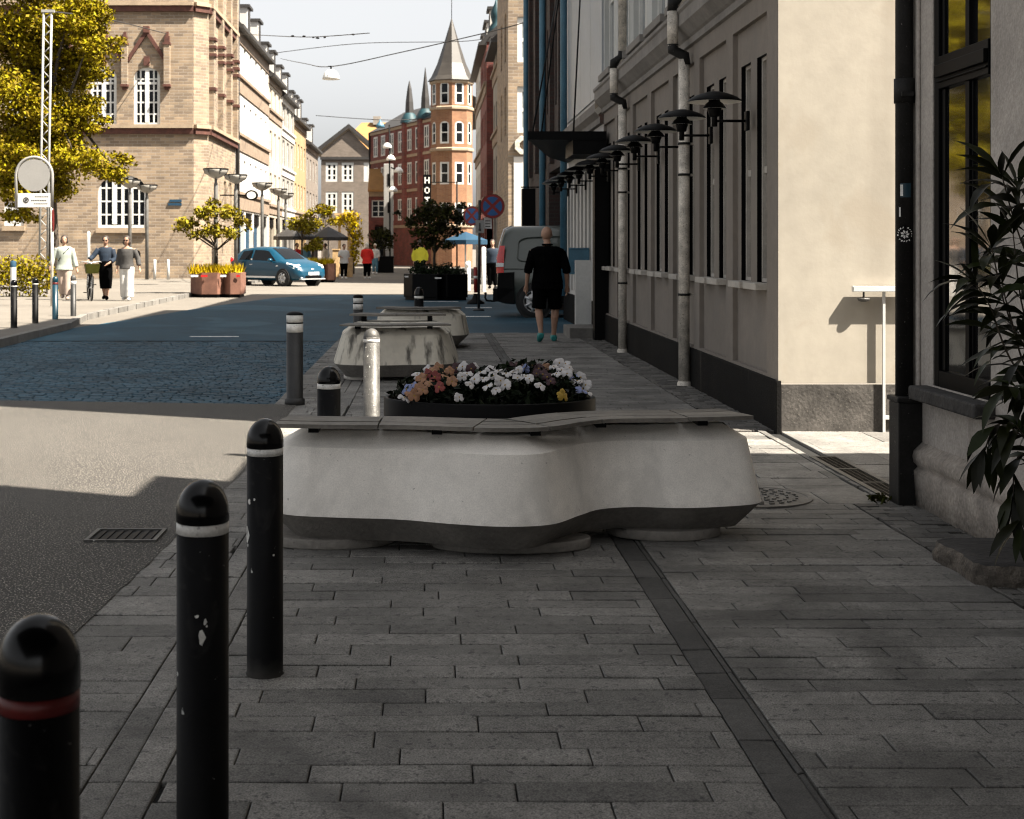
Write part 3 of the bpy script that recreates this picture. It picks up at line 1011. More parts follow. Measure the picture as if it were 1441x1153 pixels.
bollard((-.608, 2.21), 'nearest black bollard, glossy dome over a dull red band', .90, .0625, bands=(('band_red', .755, .782),))
b1 = bollard((-.548, 3.43), 'black white banded bollard with a pale scrape halfway up its post', .91, bands=(('band_white', .782, .808),))
mb = MB()     # the worn patches of paint on this one
for (u, z, w, h_) in ((.12, .545, .008, .032), (-.06, .595, .005, .008), (.25, .582, .004, .014), (.31, .572, .002, .006)):
    pts = []
    for k in range(9):
        a = 2 * PI * k / 9
        uu = u + w / .0625 * math.cos(a) * (1 + .3 * math.sin(3 * a + u * 9))
        pts.append((.0632 * math.sin(uu), -.0632 * math.cos(uu), z + h_ * .5 * math.sin(a) * (1 + .25 * math.cos(2 * a + z * 40))))
    mb = MB()
    mb.face(pts)
    mb.build('paint_scrape', 'band_white', b1)
b2 = bollard((-.568, 4.90), 'black white banded bollard standing against the end of the wavy bench')
mb = MB()
for (u, z, w, h_) in ((-1.2, .485, .016, .06), (-.9, .60, .008, .02), (-.5, .61, .004, .01), (.6, .42, .004, .008)):
    pts = []
    for k in range(9):
        a = 2 * PI * k / 9
        uu = u + w / .0625 * math.cos(a) * (1 + .3 * math.sin(3 * a + u * 9))
        pts.append((.0632 * math.sin(uu), -.0632 * math.cos(uu), z + h_ * .5 * math.sin(a)))
    mb = MB()
    mb.face(pts)
    mb.build('paint_scrape', 'band_white', b2)
bollard((-.54, 7.6), 'black white banded bollard just behind the wavy bench', .835, .0625, bands=(('band_white', .715, .742),))
bollard((px(523, 10.4), 10.4), 'bare galvanised steel bollard with one white band', .877, .060, 'galv', 'galv', (('band_white', .775, .80),))
bollard((px(415, 13.3), 13.3), 'tall grey bollard with two white bands on a footed base', .87, .078, 'bollard_grey', 'black_metal', (('band_white', .675, .755), ('band_white', .768, .835)), foot=True, dome=.45)
bollard((px(504, 19.0), 19.0), 'grey bollard with two white bands behind the stained benches', .84, .066, 'bollard_grey', 'black_metal', (('band_white', .64, .71), ('band_white', .725, .79)), foot=True, dome=.5)
bollard((px(589.5, 21.4), 21.4), 'black bollard with a low white band in front of the dark planter', .87, .070, bands=(('band_white', .70, .735),), dome=1.6)
for x, y, lab, kw in ((20, 470, 'slim black bollard on the kerb of the sunlit pavement, farthest from the pedestrians', {}),
                      (50, 463, 'slim black bollard on the kerb between a black and a red ringed one', {}),
                      (78, 457, 'dark teal bollard with a red ring on the sunlit kerb', dict(shaft='bollard_blue', cap='bollard_blue', bands=(('band_red', .66, .70),))),
                      (103.5, 452, 'grey bollard with a pale band in front of the three women', dict(shaft='bollard_grey', cap='galv', bands=(('band_white', .63, .70),)))):
    g = gp(x, y)
    k = dict(r=.055, bands=(('band_white', .70, .715),), h=.82)
    k.update(kw)
    bollard((g[0], g[1], .10), lab, group='bollards on the sunlit kerb', **k)

# ================================================================== plaster house with the window (nearest, right)
hx = 2.80
house = thing('plaster_house', 'weathered grey plaster house corner with a tall black framed window', 'building', (hx, 8.2, 0), world_coords=True)
F = Face((hx, 8.30, 0), (0, -1, 0), (-1, 0, 0))       # u runs towards the camera
mb = MB()
W0, W1 = 8.30 - 7.92, 8.30 - 7.10
F.wall(mb, 0, 5.3, .34, 6.1, [(W0, W1, .70, 3.6)], .08)
F.wall(mb, 5.3, 14, .34, 6.1)
mb.face([(hx, 8.30, .34), (12, 8.30, .34), (12, 8.30, 6.1), (hx, 8.30, 6.1)])
mb.face([(hx, 8.30, 6.1), (12, 8.30, 6.1), (12, -5.7, 6.1), (hx, -5.7, 6.1)])
mb.prism([(2.9, -9), (14, -9), (9, 3.9), (2.9, 7.03)], 6.11, 7.0)  # unseen upper masses, plan shaped so their shadows frame the sun band
mb.prism([(2.9, -9), (14, -9), (9, 3.1), (2.9, 6.27)], 7.01, 14)
mb.build('wall', 'house_plaster', house)
mb = MB()
ring = []
for u in (-.02, 14):
    ring.append([F.p(u, z, d) for z, d in ((-.02, -.035), (.20, -.05), (.215, -.035), (.225, -.028), (.25, -.052), (.285, -.058), (.315, -.05), (.335, -.028), (.36, -.004), (.36, .02), (-.02, .02))])
mb.grid(ring, 0, True, True, True, True)
mb.face([(hx, 8.302, -.02), (12, 8.302, -.02), (12, 8.302, .36), (hx, 8.302, .36)])
mb.build('base_moulding', 'base_plaster', house)
mb = MB()     # pilaster strip by the corner
F.box(mb, .0, .10, .365, 6.05, -.05, .0)
F.box(mb, .15, .19, .365, 6.05, -.02, .0)
mb.build('pilaster', 'house_plaster', house, bevel=.008)
mb = MB()     # window sill
F.box(mb, W0 - .10, W1 + .06, .615, .692, -.105, .15)
mb.build('sill', 'stone_step', house, bevel=.012)
win = MB()
F.box(win, W0 + .003, W0 + .075, .70, 3.6, .006, .07)
F.box(win, W1 - .04, W1 - .003, .70, 3.6, .012, .07)
F.box(win, W0 + .075, W1 - .04, .70, .79, .006, .07)
F.box(win, W0 + .075, W1 - .04, 2.34, 2.52, .002, .07)
F.box(win, W0 + .075, W1 - .04, 2.40, 2.47, -.022, .002)
F.box(win, W0 + .075, W1 - .04, 2.375, 2.385, -.010, .002)
um = (W0 + W1) / 2 + .07
F.box(win, um - .028, um + .028, .79, 2.34, .010, .07)
F.box(win, um - .028, um + .028, 2.52, 3.6, .010, .07)
F.box(win, W0 + .075, W0 + .13, .79, 2.34, .022, .07)
F.box(win, um + .028, um + .05, .79, 2.34, .022, .07)
F.box(win, W0 + .075, W0 + .12, 2.52, 3.6, .022, .07)
wo = win.build('window', 'black_frame', house, bevel=.004)
g = MB()
g.face([F.p(W0 + .05, .75, .034), F.p(W1 - .03, .75, .034), F.p(W1 - .03, 3.6, .034), F.p(W0 + .05, 3.6, .034)])
g.build('pane', mat('glass_mirror', (.01, .01, .01), .03, spec=1.0, var=0, bump=.03, bscale=5, bdist=.02, coat=1.0), wo)
bpy.data.materials['glass_mirror'].node_tree.nodes['Principled BSDF'].inputs['Coat IOR'].default_value = 2.6
mb = MB()
mb.tube([(2.735, 8.20, .60), (2.735, 8.20, 6.2)], .050, 20)
mb.tube([(2.735, 8.20, 2.30), (2.735, 8.20, 2.44)], .058, 20)
mb.box(2.70, 2.765, 8.13, 8.145, 2.335, 2.36)
mb.tube([(2.735, 8.20, 3.2), (2.735, 8.20, 3.28)], .056, 20)
dp = mb.build('downpipe', 'black_rough', house)
mb = MB()
mb.box(2.665, 2.83, 8.085, 8.26, -.02, .585)
mb.box(2.655, 2.84, 8.075, 8.27, .585, .615)
mb.build('pipe_boot', 'black_rough', house, bevel=.008)


def pipe_patch(rr, u0, u1, z0, z1, n=8):
    q = []
    for k in range(n + 1):
        u = u0 + (u1 - u0) * k / n
        q.append((2.735 + rr * math.sin(u), 8.20 - rr * math.cos(u)))
    return [[(x, y, z0) for x, y in q], [(x, y, z1) for x, y in q]]


st = MB()     # round sticker: black disc, pale ring of marks and a clustered emblem
cu, cz, rr = -.25, pz(330, 8.15), .052


def sp(a, rad, off):
    u = cu + rad * math.cos(a) / .05
    return (2.735 + (.05 + off) * math.sin(u), 8.20 - (.05 + off) * math.cos(u), cz + rad * math.sin(a))


st.face([sp(2 * PI * k / 28, .050, .0015) for k in range(28)], 0)
for k in range(18):
    a = 2 * PI * k / 18
    if k % 6 == 4:
        continue
    st.face([sp(a, .036, .003), sp(a + .2, .036, .003), sp(a + .2, .044 - .003 * (k % 3), .003), sp(a, .046, .003)], 1)
for k in range(7):
    a = 2 * PI * k / 7
    st.face([sp(a, .004, .003), sp(a - .35, .018, .003), sp(a + .1, .026, .003), sp(a + .4, .017, .003)], 1)
st.build('sticker', ['black_frame', 'band_white'], dp)
st = MB()
st.grid(pipe_patch(.0515, -.75, .45, pz(278, 8.15), pz(258, 8.15)), 0, True, False)
st.grid(pipe_patch(.0525, -.75, -.45, pz(276, 8.15), pz(260, 8.15)), 1, True, False)
st.build('torn_sticker', ['bollard_blue', 'band_white'], dp)
st = MB()
st.grid(pipe_patch(.0525, -.9, -.7, pz(305, 8.15), pz(292, 8.15)), 1, True, False)
st.build('torn_sticker', ['bollard_blue', 'band_white'], dp)

# added unseen sheet over the camera, blocks sky light to darken the near paving
mb = MB()
mb.grid([[(2.8, -4, 3.0), (2.8, 2.25, 3.0)], [(-2.6, -4, 2.55), (-2.6, 2.25, 2.55)]], 0, False, False)
mb.grid([[(-2.6, -4, 2.55), (-2.6, 2.25, 2.55)], [(-2.61, -4, 2.3), (-2.61, 2.25, 2.3)]], 0, False, False)
mb.build('awning', 'cloth_charcoal', house)

# stone step
step = MB()
rs = random.Random(3)
rings = []
base = closed_spline([(2.40, 6.75), (2.385, 6.45), (2.40, 6.18), (2.7, 6.14), (3.2, 6.14), (3.2, 6.5), (3.2, 6.78), (2.8, 6.77)], 96)
for z, d, j in ((-.01, .0, .0), (.03, -.004, .007), (.06, .004, .008), (.085, .018, .006), (.095, .045, .002)):
    rings.append([(p.x + rs.uniform(-j, j), p.y + rs.uniform(-j, j), z + rs.uniform(-j, j) * .4) for p in inset(base, d)])
step.grid(rings[:4], 1, True, True)
step.grid(rings[3:], 0, True, True, False, True)
tag(step.build('stone_step', ['stone_step', 'stone_edge']), 'dark rough edged stone step at the foot of the plaster house', 'step')

# oleander
ol = thing('oleander', 'dark lanky shrub with long pointed leaves leaning across the house window', 'plant', (2.82, 6.0, .09), world_coords=True)
ro = random.Random(12)
stems, leaves = MB(), MB()


def blade(p, d, L, w, droop, up=Vector((0, 0, 1))):
    d = d.normalized()
    s = d.cross(up)
    if s.length < .05:
        s = Vector((1, 0, 0))
    s.normalize()
    tw = ro.uniform(-.9, .9)
    nn = s.cross(d).normalized()
    s = (s * math.cos(tw) + nn * math.sin(tw)).normalized()
    rows = []
    q = Vector(p)
    dd = d.copy()
    for t, ww in ((0, .06), (.12, .45), (.35, .95), (.6, 1.0), (.82, .6), (1.0, .03)):
        nn = s.cross(dd).normalized()
        rows.append([q - s * w * ww * .5 + nn * w * .12 * ww, q.copy(), q + s * w * ww * .5 + nn * w * .12 * ww])
        dd = (dd + Vector((0, 0, -droop * .22))).normalized()
        q = q + dd * L * .2
    leaves.grid(rows, 0, True, False)


def shoot(pts, n_leaf, L, rad=.006, start=.35):
    cv = open_spline(pts, 6)
    stems.tube(cv, [rad * (1 - .6 * i / (len(cv) - 1)) for i in range(len(cv))], 6)
    n_leaf = int(n_leaf * 1.05)
    L *= 1.08
    for k in range(n_leaf):
        t = start + (1 - start) * (k / max(n_leaf - 1, 1))
        i = min(int(t * (len(cv) - 1)), len(cv) - 2)
        p = cv[i]
        d = (cv[i + 1] - cv[i]).normalized()
        a = k * 2.4 + ro.uniform(-.3, .3)
        side = Vector((math.cos(a), math.sin(a) * .7, ro.uniform(-.3, .5)))
        blade(p, d * ro.uniform(.2, .9) + side * ro.uniform(.5, 1.0), L * ro.uniform(.7, 1.2), L * ro.uniform(.19, .26), ro.uniform(.6, 2.0))
    for k in range(4):
        a = k * 1.57
        blade(cv[-1], (cv[-1] - cv[-2]).normalized() + Vector((math.cos(a), math.sin(a), .1)) * .6, L * ro.uniform(.7, 1.1), L * .16, ro.uniform(.3, 1.2))


def sv(x, y, Y):
    return (px(x, Y), Y, pz(y, Y))


shoot([(2.82, 6.0, .1), (2.80, 6.0, .8), sv(1450, 470, 5.9), sv(1425, 330, 5.8)], 22, .23)
shoot([(2.80, 6.0, .1), (2.76, 5.95, .7), sv(1430, 470, 5.85), sv(1395, 350, 5.7)], 20, .23)
shoot([(2.84, 6.05, .1), (2.82, 6.05, .9), sv(1445, 360, 6.0), sv(1410, 250, 5.9)], 14, .24, start=.6)
shoot([(2.84, 6.05, .1), (2.86, 6.05, .9), sv(1470, 400, 6.0), sv(1437, 300, 5.9), sv(1432, 265, 5.9)], 18, .24)
shoot([(2.80, 6.0, .1), (2.74, 5.9, .6), sv(1430, 520, 5.8), sv(1392, 430, 5.75), sv(1372, 400, 5.75)], 16, .20, start=.4)
shoot([(2.80, 5.95, .1), (2.74, 5.8, .35), sv(1420, 600, 5.7), sv(1385, 632, 5.7)], 9, .20, start=.6)
shoot([(2.80, 5.95, .1), (2.75, 5.85, .4), sv(1440, 640, 5.75), sv(1425, 700, 5.7)], 14, .21)
shoot([(2.84, 5.95, .1), (2.8, 5.85, .4), sv(1450, 560, 5.75), sv(1425, 545, 5.7)], 14, .21)
shoot([(2.84, 6.0, .1), (2.82, 5.9, .6), sv(1455, 540, 5.85), sv(1420, 440, 5.8), sv(1410, 400, 5.8)], 22, .22, start=.25)
shoot([(2.88, 6.0, .1), (2.86, 5.9, .6), sv(1480, 560, 5.85), sv(1440, 480, 5.8)], 22, .22, start=.2)
shoot([(2.86, 5.9, .1), (2.84, 5.85, .3), sv(1475, 690, 5.7), sv(1436, 735, 5.65)], 14, .2, start=.3)
shoot([(2.86, 5.9, .1), (2.84, 5.85, .3), sv(1465, 640, 5.7), sv(1430, 600, 5.65)], 16, .2, start=.3)
stems.build('stem', 'bark', ol)
leaves.build('foliage', 'leaf_oleander', ol)
pot = MB()
pot.lathe([(.17, 0), (.20, .02), (.24, .30), (.26, .30), (.26, .34), (.23, .34), (.22, .30)], (2.95, 6.0, .09), 32, 0, True, cap0=True)
pot.lathe([(.225, .31), (.02, .315)], (2.95, 6.0, .09), 24, 1, True, cap1=True)
tag(pot.build('plant_pot', ['stone_step', 'soil']), 'dark pot holding the lanky shrub on the stone step', 'pot')

# small weed in the joint by the pipe boot
mb = MB()
rw = random.Random(8)
for _ in range(30):
    a, L = rw.uniform(0, 2 * PI), rw.uniform(.02, .06)
    x, y = 2.60 + rw.gauss(0, .03), 8.22 + rw.gauss(0, .04)
    dx, dy = math.cos(a), math.sin(a)
    mb.face([(x - dy * .006, y + dx * .006, 0), (x + dy * .006, y - dx * .006, 0), (x + dx * L * .5 + dy * .007, y + dy * L * .5 - dx * .007, L * .7), (x + dx * L, y + dy * L, L * .6), (x + dx * L * .5 - dy * .007, y + dy * L * .5 + dx * .007, L * .72)])
tag(mb.build('weed_tuft', 'leaf_shade'), 'small olive weed sprouting at the foot of the black pipe boot', 'weed')
# ================================================================== right row: gallery building with wall lamps
AX = 2.78
A = Face((AX, 11.35, 0), (0, 1, 0), (-1, 0, 0))
gal = thing('gallery_building', 'taupe plastered corner building with paired slit windows, cream end wall and black plinth', 'building', (AX, 11.35, 0), world_coords=True)
AE = 22.75 - 11.35
bays = [12.40 + 1.61 * k - 11.35 for k in range(7)]
pan = [(b - .66, b + .66, .43, 3.42) for b in bays]
wins = []
for b in bays:
    wins += [(b - .50, b - .12, 1.17, 3.10), (b + .12, b + .50, 1.17, 3.10)]
ups = [(b - .58, b + .58, 4.2, 6.5) for b in bays] + [(b - .58, b + .58, 7.4, 9.6) for b in bays]
mb = MB()
A.wall(mb, 0, AE, .40, 3.62, pan, .045)
A.wall(mb, 0, AE, .43, 3.42, wins, .11, .045, rm=1)
mb.face([(AX, 22.75, 3), (AX, 22.75, 15), (12, 22.75, 15), (12, 22.75, 3)])
mb.face([(AX, 11.35, 15), (12, 11.35, 15), (12, 22.75, 15), (AX, 22.75, 15)])
mb.build('facade', ['plaster', 'black_frame'], gal)
mb = MB()
A.wall(mb, 0, AE, 3.62, 15, ups, .18)
mb.build('upper_wall', 'upper_wall', gal)
mb = MB()
mb.face([(AX, 11.35, .385), (12, 11.35, .385), (12, 11.35, 15), (AX, 11.35, 15)])
mb.build('end_wall', 'cream', gal)
mb = MB()
mb.box(AX + .02, 3.55, 10.05, 11.345, 5.6, 15)  # added unseen block, cuts the far edge of the sun band
mb.build('corner_oriel', 'cream', gal)
mb = MB()
mb.box(AX - .022, AX + .02, 11.33, 22.75, -.03, .405)
mb.build('plinth', 'plinth', gal, bevel=.006)
mb = MB()
mb.box(AX + .021, 12, 11.33, 11.349, -.03, .375)
mb.build('end_plinth', 'plinth_rough', gal)
mb = MB()
pr = [(0, 3.60), (-.035, 3.61), (-.035, 3.68), (-.06, 3.70), (-.13, 3.78), (-.15, 3.80), (-.15, 3.93), (-.17, 3.95), (-.17, 3.99), (0, 4.04)]
mb.grid([[A.p(u, z, d) for d, z in pr] for u in (-.0, AE)], 0, False, False)
mb.build('cornice', 'cornice', gal)
for i, h in enumerate(wins):
    b = bays[i // 2]
    w = A.window(gal, h[0], h[1], h[2], h[3], 1, 2, .032, .03, .115, 'sill_stone', 'glass_dark', sash=1)
    q = MB()
    A.box(q, h[0] - .05, h[1] + .05, h[2] - .06, h[2] - .002, -.07, .10)
    q.build('sill', 'sill_stone', w, bevel=.006)
for h in ups:
    A.window(gal, h[0], h[1], h[2], h[3], 2, 2, .08, .05, .10, 'white_frame', 'glass_pale', sill='cornice')
for y in (15.08, 19.9):
    xx = AX - .085
    mb = MB()
    mb.tube([(xx, y, 0), (xx, y, 3.46)], .058, 18)
    mb.tube([(xx - .12, y, 3.60), (xx - .12, y, 3.98)], .058, 18)
    mb.tube([(xx, y, 4.0), (xx, y, 14.5)], .058, 14)
    for z in (2.55, 2.22, .95):
        mb.box(xx, AX + .03, y + .04, y + .055, z + .005, z + .03)
    mb.lathe([(.075, -.01), (.075, .03), (.06, .05)], (xx, y, 0), 18, 0, True)
    dpo = mb.build('downpipe', 'zinc', gal)
    mb = MB()
    mb.tube([(xx + .01, y, 3.40), (xx, y, 3.50), (xx - .12, y, 3.56), (xx - .12, y, 3.62)], .060, 14)
    mb.build('pipe_elbow', 'black_rough', dpo)
    mb = MB()
    mb.tube([(xx - .12, y, 3.97), (xx - .12, y, 4.06), (xx - .02, y, 4.12), (xx, y, 4.20)], .060, 14)
    mb.build('pipe_elbow', 'black_rough', dpo)
    for z in (2.55, 2.22, .95):
        mb = MB()
        mb.tube([(xx, y, z + .005), (xx, y, z + .03)], .068, 16)
        mb.build('pipe_clamp', 'black_rough', dpo)
# white rail in front of the cream wall
t = thing('handrail', 'slim white metal rail on a post against the cream end wall', 'railing', (3.6, 11.26, 0), world_coords=True)
mb = MB()
x0, x1 = px(1199, 11.3), 4.6
mb.box(x0, x1, 11.27, 11.325, pz(411, 11.26), pz(403, 11.26))
mb.build('top_rail', 'white_frame', t, bevel=.004)
mb = MB()
xp = px(1246, 11.26)
mb.box(xp - .009, xp + .011, 11.30, 11.322, -.02, pz(411, 11.26))
mb.box(xp + .011, x1, 11.303, 11.32, .10, .13)
mb.build('post', 'white_frame', t)
mb = MB()
xb = px(1217, 11.26)
mb.tube([(xb, 11.298, pz(411, 11.26)), (xb, 11.298, pz(419, 11.26))], .008, 8)
mb.lathe([(.052, .03), (.045, .01), (.02, 0)], (xb, 11.298, pz(425, 11.26)), 18, 0, True, 1, .6, True, True)
mb.box(xb - .008, xb + .008, 11.30, 11.348, pz(422, 11.26), pz(420, 11.26))
mb.build('wall_bracket', 'galv', t)

# wall lamps
lamp_group = 'layered shade wall lamps along the taupe facade'
LZ = 2.57
lamp = thing('wall_lamp', 'x', 'wall lamp', (AX, 12.40, LZ), 0, lamp_group)
mb = MB()
mb.lathe([(.235, .165), (.232, .178), (.19, .208), (.12, .237), (.05, .254), (.012, .258)], (-.30, 0, 0), 36, 0, True, cap1=True)
mb.lathe([(.234, .164), (.185, .200), (.115, .229), (.05, .244)], (-.30, 0, 0), 36, 1, True)
mb.build('large_shade', ['black_metal', 'shade_inner'], lamp)
mb = MB()
mb.lathe([(.10, .108), (.098, .116), (.075, .15), (.05, .17), (.045, .245)], (-.30, 0, 0), 28, 0, True)
mb.lathe([(.099, .107), (.072, .145), (.05, .165)], (-.30, 0, 0), 28, 1, True)
mb.build('middle_shade', ['black_metal', 'shade_inner'], lamp)
mb = MB()
mb.lathe([(.012, .03), (.045, .04), (.052, .075), (.062, .10), (.058, .13)], (-.30, 0, 0), 24, 0, True, cap0=True)
mb.lathe([(.02, -.05), (.026, -.045), (.026, .04)], (-.30, 0, 0), 16, 0, True, cap0=True)
mb.build('lamp_holder', 'black_metal', lamp)
mb = MB()
mb.tube([(-.30, 0, 0), (-.012, 0, 0)], .012, 12)
mb.build('arm', 'black_metal', lamp)
mb = MB()
mb.box(-.032, .0, -.05, .05, -.085, .085)
mb.build('wall_plate', 'black_metal', lamp, bevel=.008)
where = ['nearest the cream end wall', 'between the nearest lamp and the thick downpipe', 'just before the thick mottled downpipe bay', 'fourth along from the cream wall',
         'fifth along from the cream wall', 'right by the second downpipe', 'just before the black portal post', 'first beyond the black portal post', 'second beyond the black portal post',
         'third beyond the black portal post', 'farthest of the row, by the dark brick']
for k in range(11):
    lab = 'black layered disc wall lamp, ' + where[k]
    if k == 0:
        lamp['label'] = lab
    else:
        place_copy(lamp, (AX, 12.40 + 1.61 * k, LZ), 0, lab)

# pale clad building with white columns
B2 = Face((AX, 22.76, 0), (0, 1, 0), (-1, 0, 0))
pal = thing('clad_building', 'pale grey clad building over a row of thin white columns', 'building', (AX, 22.76, 0), world_coords=True)
mb = MB()
ln2 = 29.3 - 22.76
h2 = [(.55 + .62 * k, .92 + .62 * k, .62, 2.95) for k in range(9)]
B2.wall(mb, 0, ln2, .0, 3.45, h2, .28)
mb.build('column_wall', 'white_wall', pal)
mb = MB()
for h in h2:
    mb.face([B2.p(h[0], h[2], .27), B2.p(h[1], h[2], .27), B2.p(h[1], h[3], .27), B2.p(h[0], h[3], .27)])
mb.build('window_band', 'glass', pal)
mb = MB()
B2.box(mb, .3, ln2, -.02, .55, -.03, .0)
mb.build('plinth', 'plinth', pal)
mb = MB()
for a in range(4):
    u0, u1 = a * ln2 / 4 + .012, (a + 1) * ln2 / 4 - .012
    for z0, z1 in ((3.95, 6.9), (6.93, 10), (10.03, 13.4)):
        B2.box(mb, u0, u1, z0, z1, -.03, .0)
B2.box(mb, 0, ln2, 3.9, 13.5, .0, .3)
mb.build('cladding', 'grey_panel', pal)
mb = MB()
mb.grid([[B2.p(u, z, d) for d, z in [(0, 3.45), (-.06, 3.46), (-.06, 3.56), (-.14, 3.64), (-.14, 3.78), (0, 3.86), (.2, 3.92)]] for u in (0, ln2)], 0, False, False)
mb.build('cornice', 'cornice', pal)
mb = MB()
mb.box(AX, 11, 22.77, 29.3, 13.4, 13.5)
mb.build('roof', 'slate', pal)
mb = MB()
mb.tube([(AX - .12, 28.3, .5), (AX - .12, 28.3, 13)], .07, 12)
mb.build('downpipe', 'blue_pipe', pal)
t = thing('door_step', 'low stone step at the foot of the black portal post', 'step', (2.55, 23.4, 0), world_coords=True)
mb = MB()
mb.box(2.25, 2.78, 22.9, 24.0, -.02, .17)
mb.build('tread', 'kerb', t, bevel=.012)
t = thing('portal_canopy', 'black flat entrance canopy on a thick post, held by thin cables', 'canopy', (2.1, 22.5, 0), world_coords=True)
mb = MB()
mb.prism([(1.54, 22.35), (2.775, 22.35), (2.775, 28.6), (2.25, 26.8)], pz(197, 22.35), pz(185, 22.35))
mb.box(2.25, 2.775, 22.37, 23.6, 2.93, pz(197, 22.35))
mb.build('roof_slab', 'black_metal', t)
mb = MB()
mb.box(2.60, 2.82, 22.45, 22.72, -.02, 2.94)
mb.build('post', 'black_metal', t)
for a, b in (((1.62, 22.5, 3.26), (2.74, 28.6, 7.5)), ((2.28, 22.6, 3.26), (2.74, 25.6, 6.7)), ((2.0, 26.0, 3.26), (2.74, 27.6, 8.2))):
    mb = MB()
    mb.tube([a, b], .016, 6)
    mb.build('cable', 'black_metal', t)
tag(MB().__class__ and (lambda m: (m.box(2.45, 2.72, 23.95, 24.05, .17, 1.25), m.build('notice_board', 'white_frame'))[1])(MB()), 'pale leaning board against the white columns', 'board')
# blue wall sign
t = MB()
t.prism([(2.40, 24.6), (2.76, 24.6), (2.76, 24.64), (2.40, 24.64)], 1.0, 1.42)
t.lathe([(.18, 0), (.18, .04)], (2.58, 24.62, 1.42), 24, 0, True, 1, .12, True, True)
tag(t.build('plaque', 'blue_pipe'), 'dark blue rounded plaque projecting from the white columns', 'sign')

# dark brick building with a gateway
B3 = Face((AX, 29.31, 0), (0, 1, 0), (-1, 0, 0))
dk = thing('dark_brick_building', 'tall dark brick building in shade with a gateway the van is entering', 'building', (AX, 29.31, 0), world_coords=True)
mb = MB()
wz = []
for z in (4.6, 7.8):
    for u in (1.2, 3.4, 5.6, 7.8, 10.0):
        wz.append((u, u + 1.0, z, z + 2.0))
B3.wall(mb, 0, 11.7, 3.3, 12.6, wz, .2)
B3.wall(mb, 0, 11.7, 0, 3.3, [(.05, 3.9, -.01, 3.2)], 6)
mb.face([(AX, 41.01, 0), (AX, 41.01, 12.6), (12, 41.01, 12.6), (12, 41.01, 0)])
mb.face([(AX, 29.31, 12.6), (12, 29.31, 12.6), (12, 41.01, 12.6), (AX, 41.01, 12.6)])
mb.face([(AX + 6, 29.3, 0), (AX + 6, 29.3, 3.3), (AX + 6, 33.3, 3.3), (AX + 6, 33.3, 0)])
for u in (.55, 2.7, 4.9, 7.1, 9.3):
    B3.box(mb, u - .18, u + .18, 3.35, 12.5, -.10, 0)
mb.build('wall', 'brick_dark', dk)
for h in wz:
    B3.window(dk, *h, 2, 2, .07, .05, .14, 'black_frame', 'glass')
for u in (3.95, 9.6):
    mb = MB()
    q = B3.p(u, 0, -.15)
    mb.tube([(q[0], q[1], 0), (q[0], q[1], 12.4)], .075, 12)
    mb.build('downpipe', 'blue_pipe', dk)
t = thing('hanging_sign', 'black box sign hanging from the dark brick wall above the van', 'sign', (2.5, 36, 2.0), world_coords=True)
mb = MB()
mb.box(2.32, 2.66, 35.8, 36.1, 2.0, 2.95)
mb.build('box', 'black_metal', t, bevel=.02)
mb = MB()
mb.box(2.3, 2.8, 35.93, 35.97, 2.97, 3.0)
mb.build('bracket', 'black_metal', t)

# brick house with white windows and a ring sign
t = thing('brick_house', 'sunlit buff brick house end with big white windows and an octagonal ring sign', 'building', (3.08, 56, 0), world_coords=True)
Ff = Face((3.08, 56, 0), (1, 0, 0), (0, -1, 0))
Fs = Face((3.08, 56, 0), (0, 1, 0), (-1, 0, 0))
mb = MB()
hs_ = [(.36, 1.9, pz(88, 56), pz(24, 56)), (.36, 1.9, pz(187, 56), pz(122, 56)), (2.6, 4.2, pz(88, 56), pz(24, 56)), (2.6, 4.2, pz(187, 56), pz(122, 56))]
Ff.wall(mb, 0, 9, pz(220, 56), 16, hs_, .2)
Fs.wall(mb, 0, 9, 0, 16, [(1.5, 2.7, 6, 8), (4.5, 5.7, 6, 8), (1.5, 2.7, 9, 11), (4.5, 5.7, 9, 11)], .2)
mb.face([(3.08, 56, 16), (12, 56, 16), (12, 65, 16), (3.08, 65, 16)])
mb.build('wall', 'brick_buff', t)
for h in hs_:
    Ff.window(t, *h, 2, 2, .20, .14, .10, 'white_frame', 'glass_pale')
mb = MB()
Ff.box(mb, .22, .62, 0, pz(221, 56), -.04, .15)
mb.build('white_pier', 'white_wall', t)
mb = MB()
Ff.box(mb, .62, 2.2, 0, pz(221, 56), .05, .15)
mb.build('red_panel', 'corten', t)
mb = MB()
Ff.box(mb, 0, .22, 0, pz(221, 56), .0, .15)
mb.build('pier', 'brick_buff', t)
rg = []
cx, cz = 3.08 + .62, pz(205, 56)
for dy, r in ((-.03, .40), (-.14, .38), (-.14, .20), (-.03, .18)):
    rg.append([(cx + r * math.cos(2 * PI * k / 8 + PI / 8), 56 + dy, cz + r * math.sin(2 * PI * k / 8 + PI / 8)) for k in range(8)])
mb = MB()
mb.grid(rg, 0, False, True)
mb.build('ring_sign', 'zinc', t)


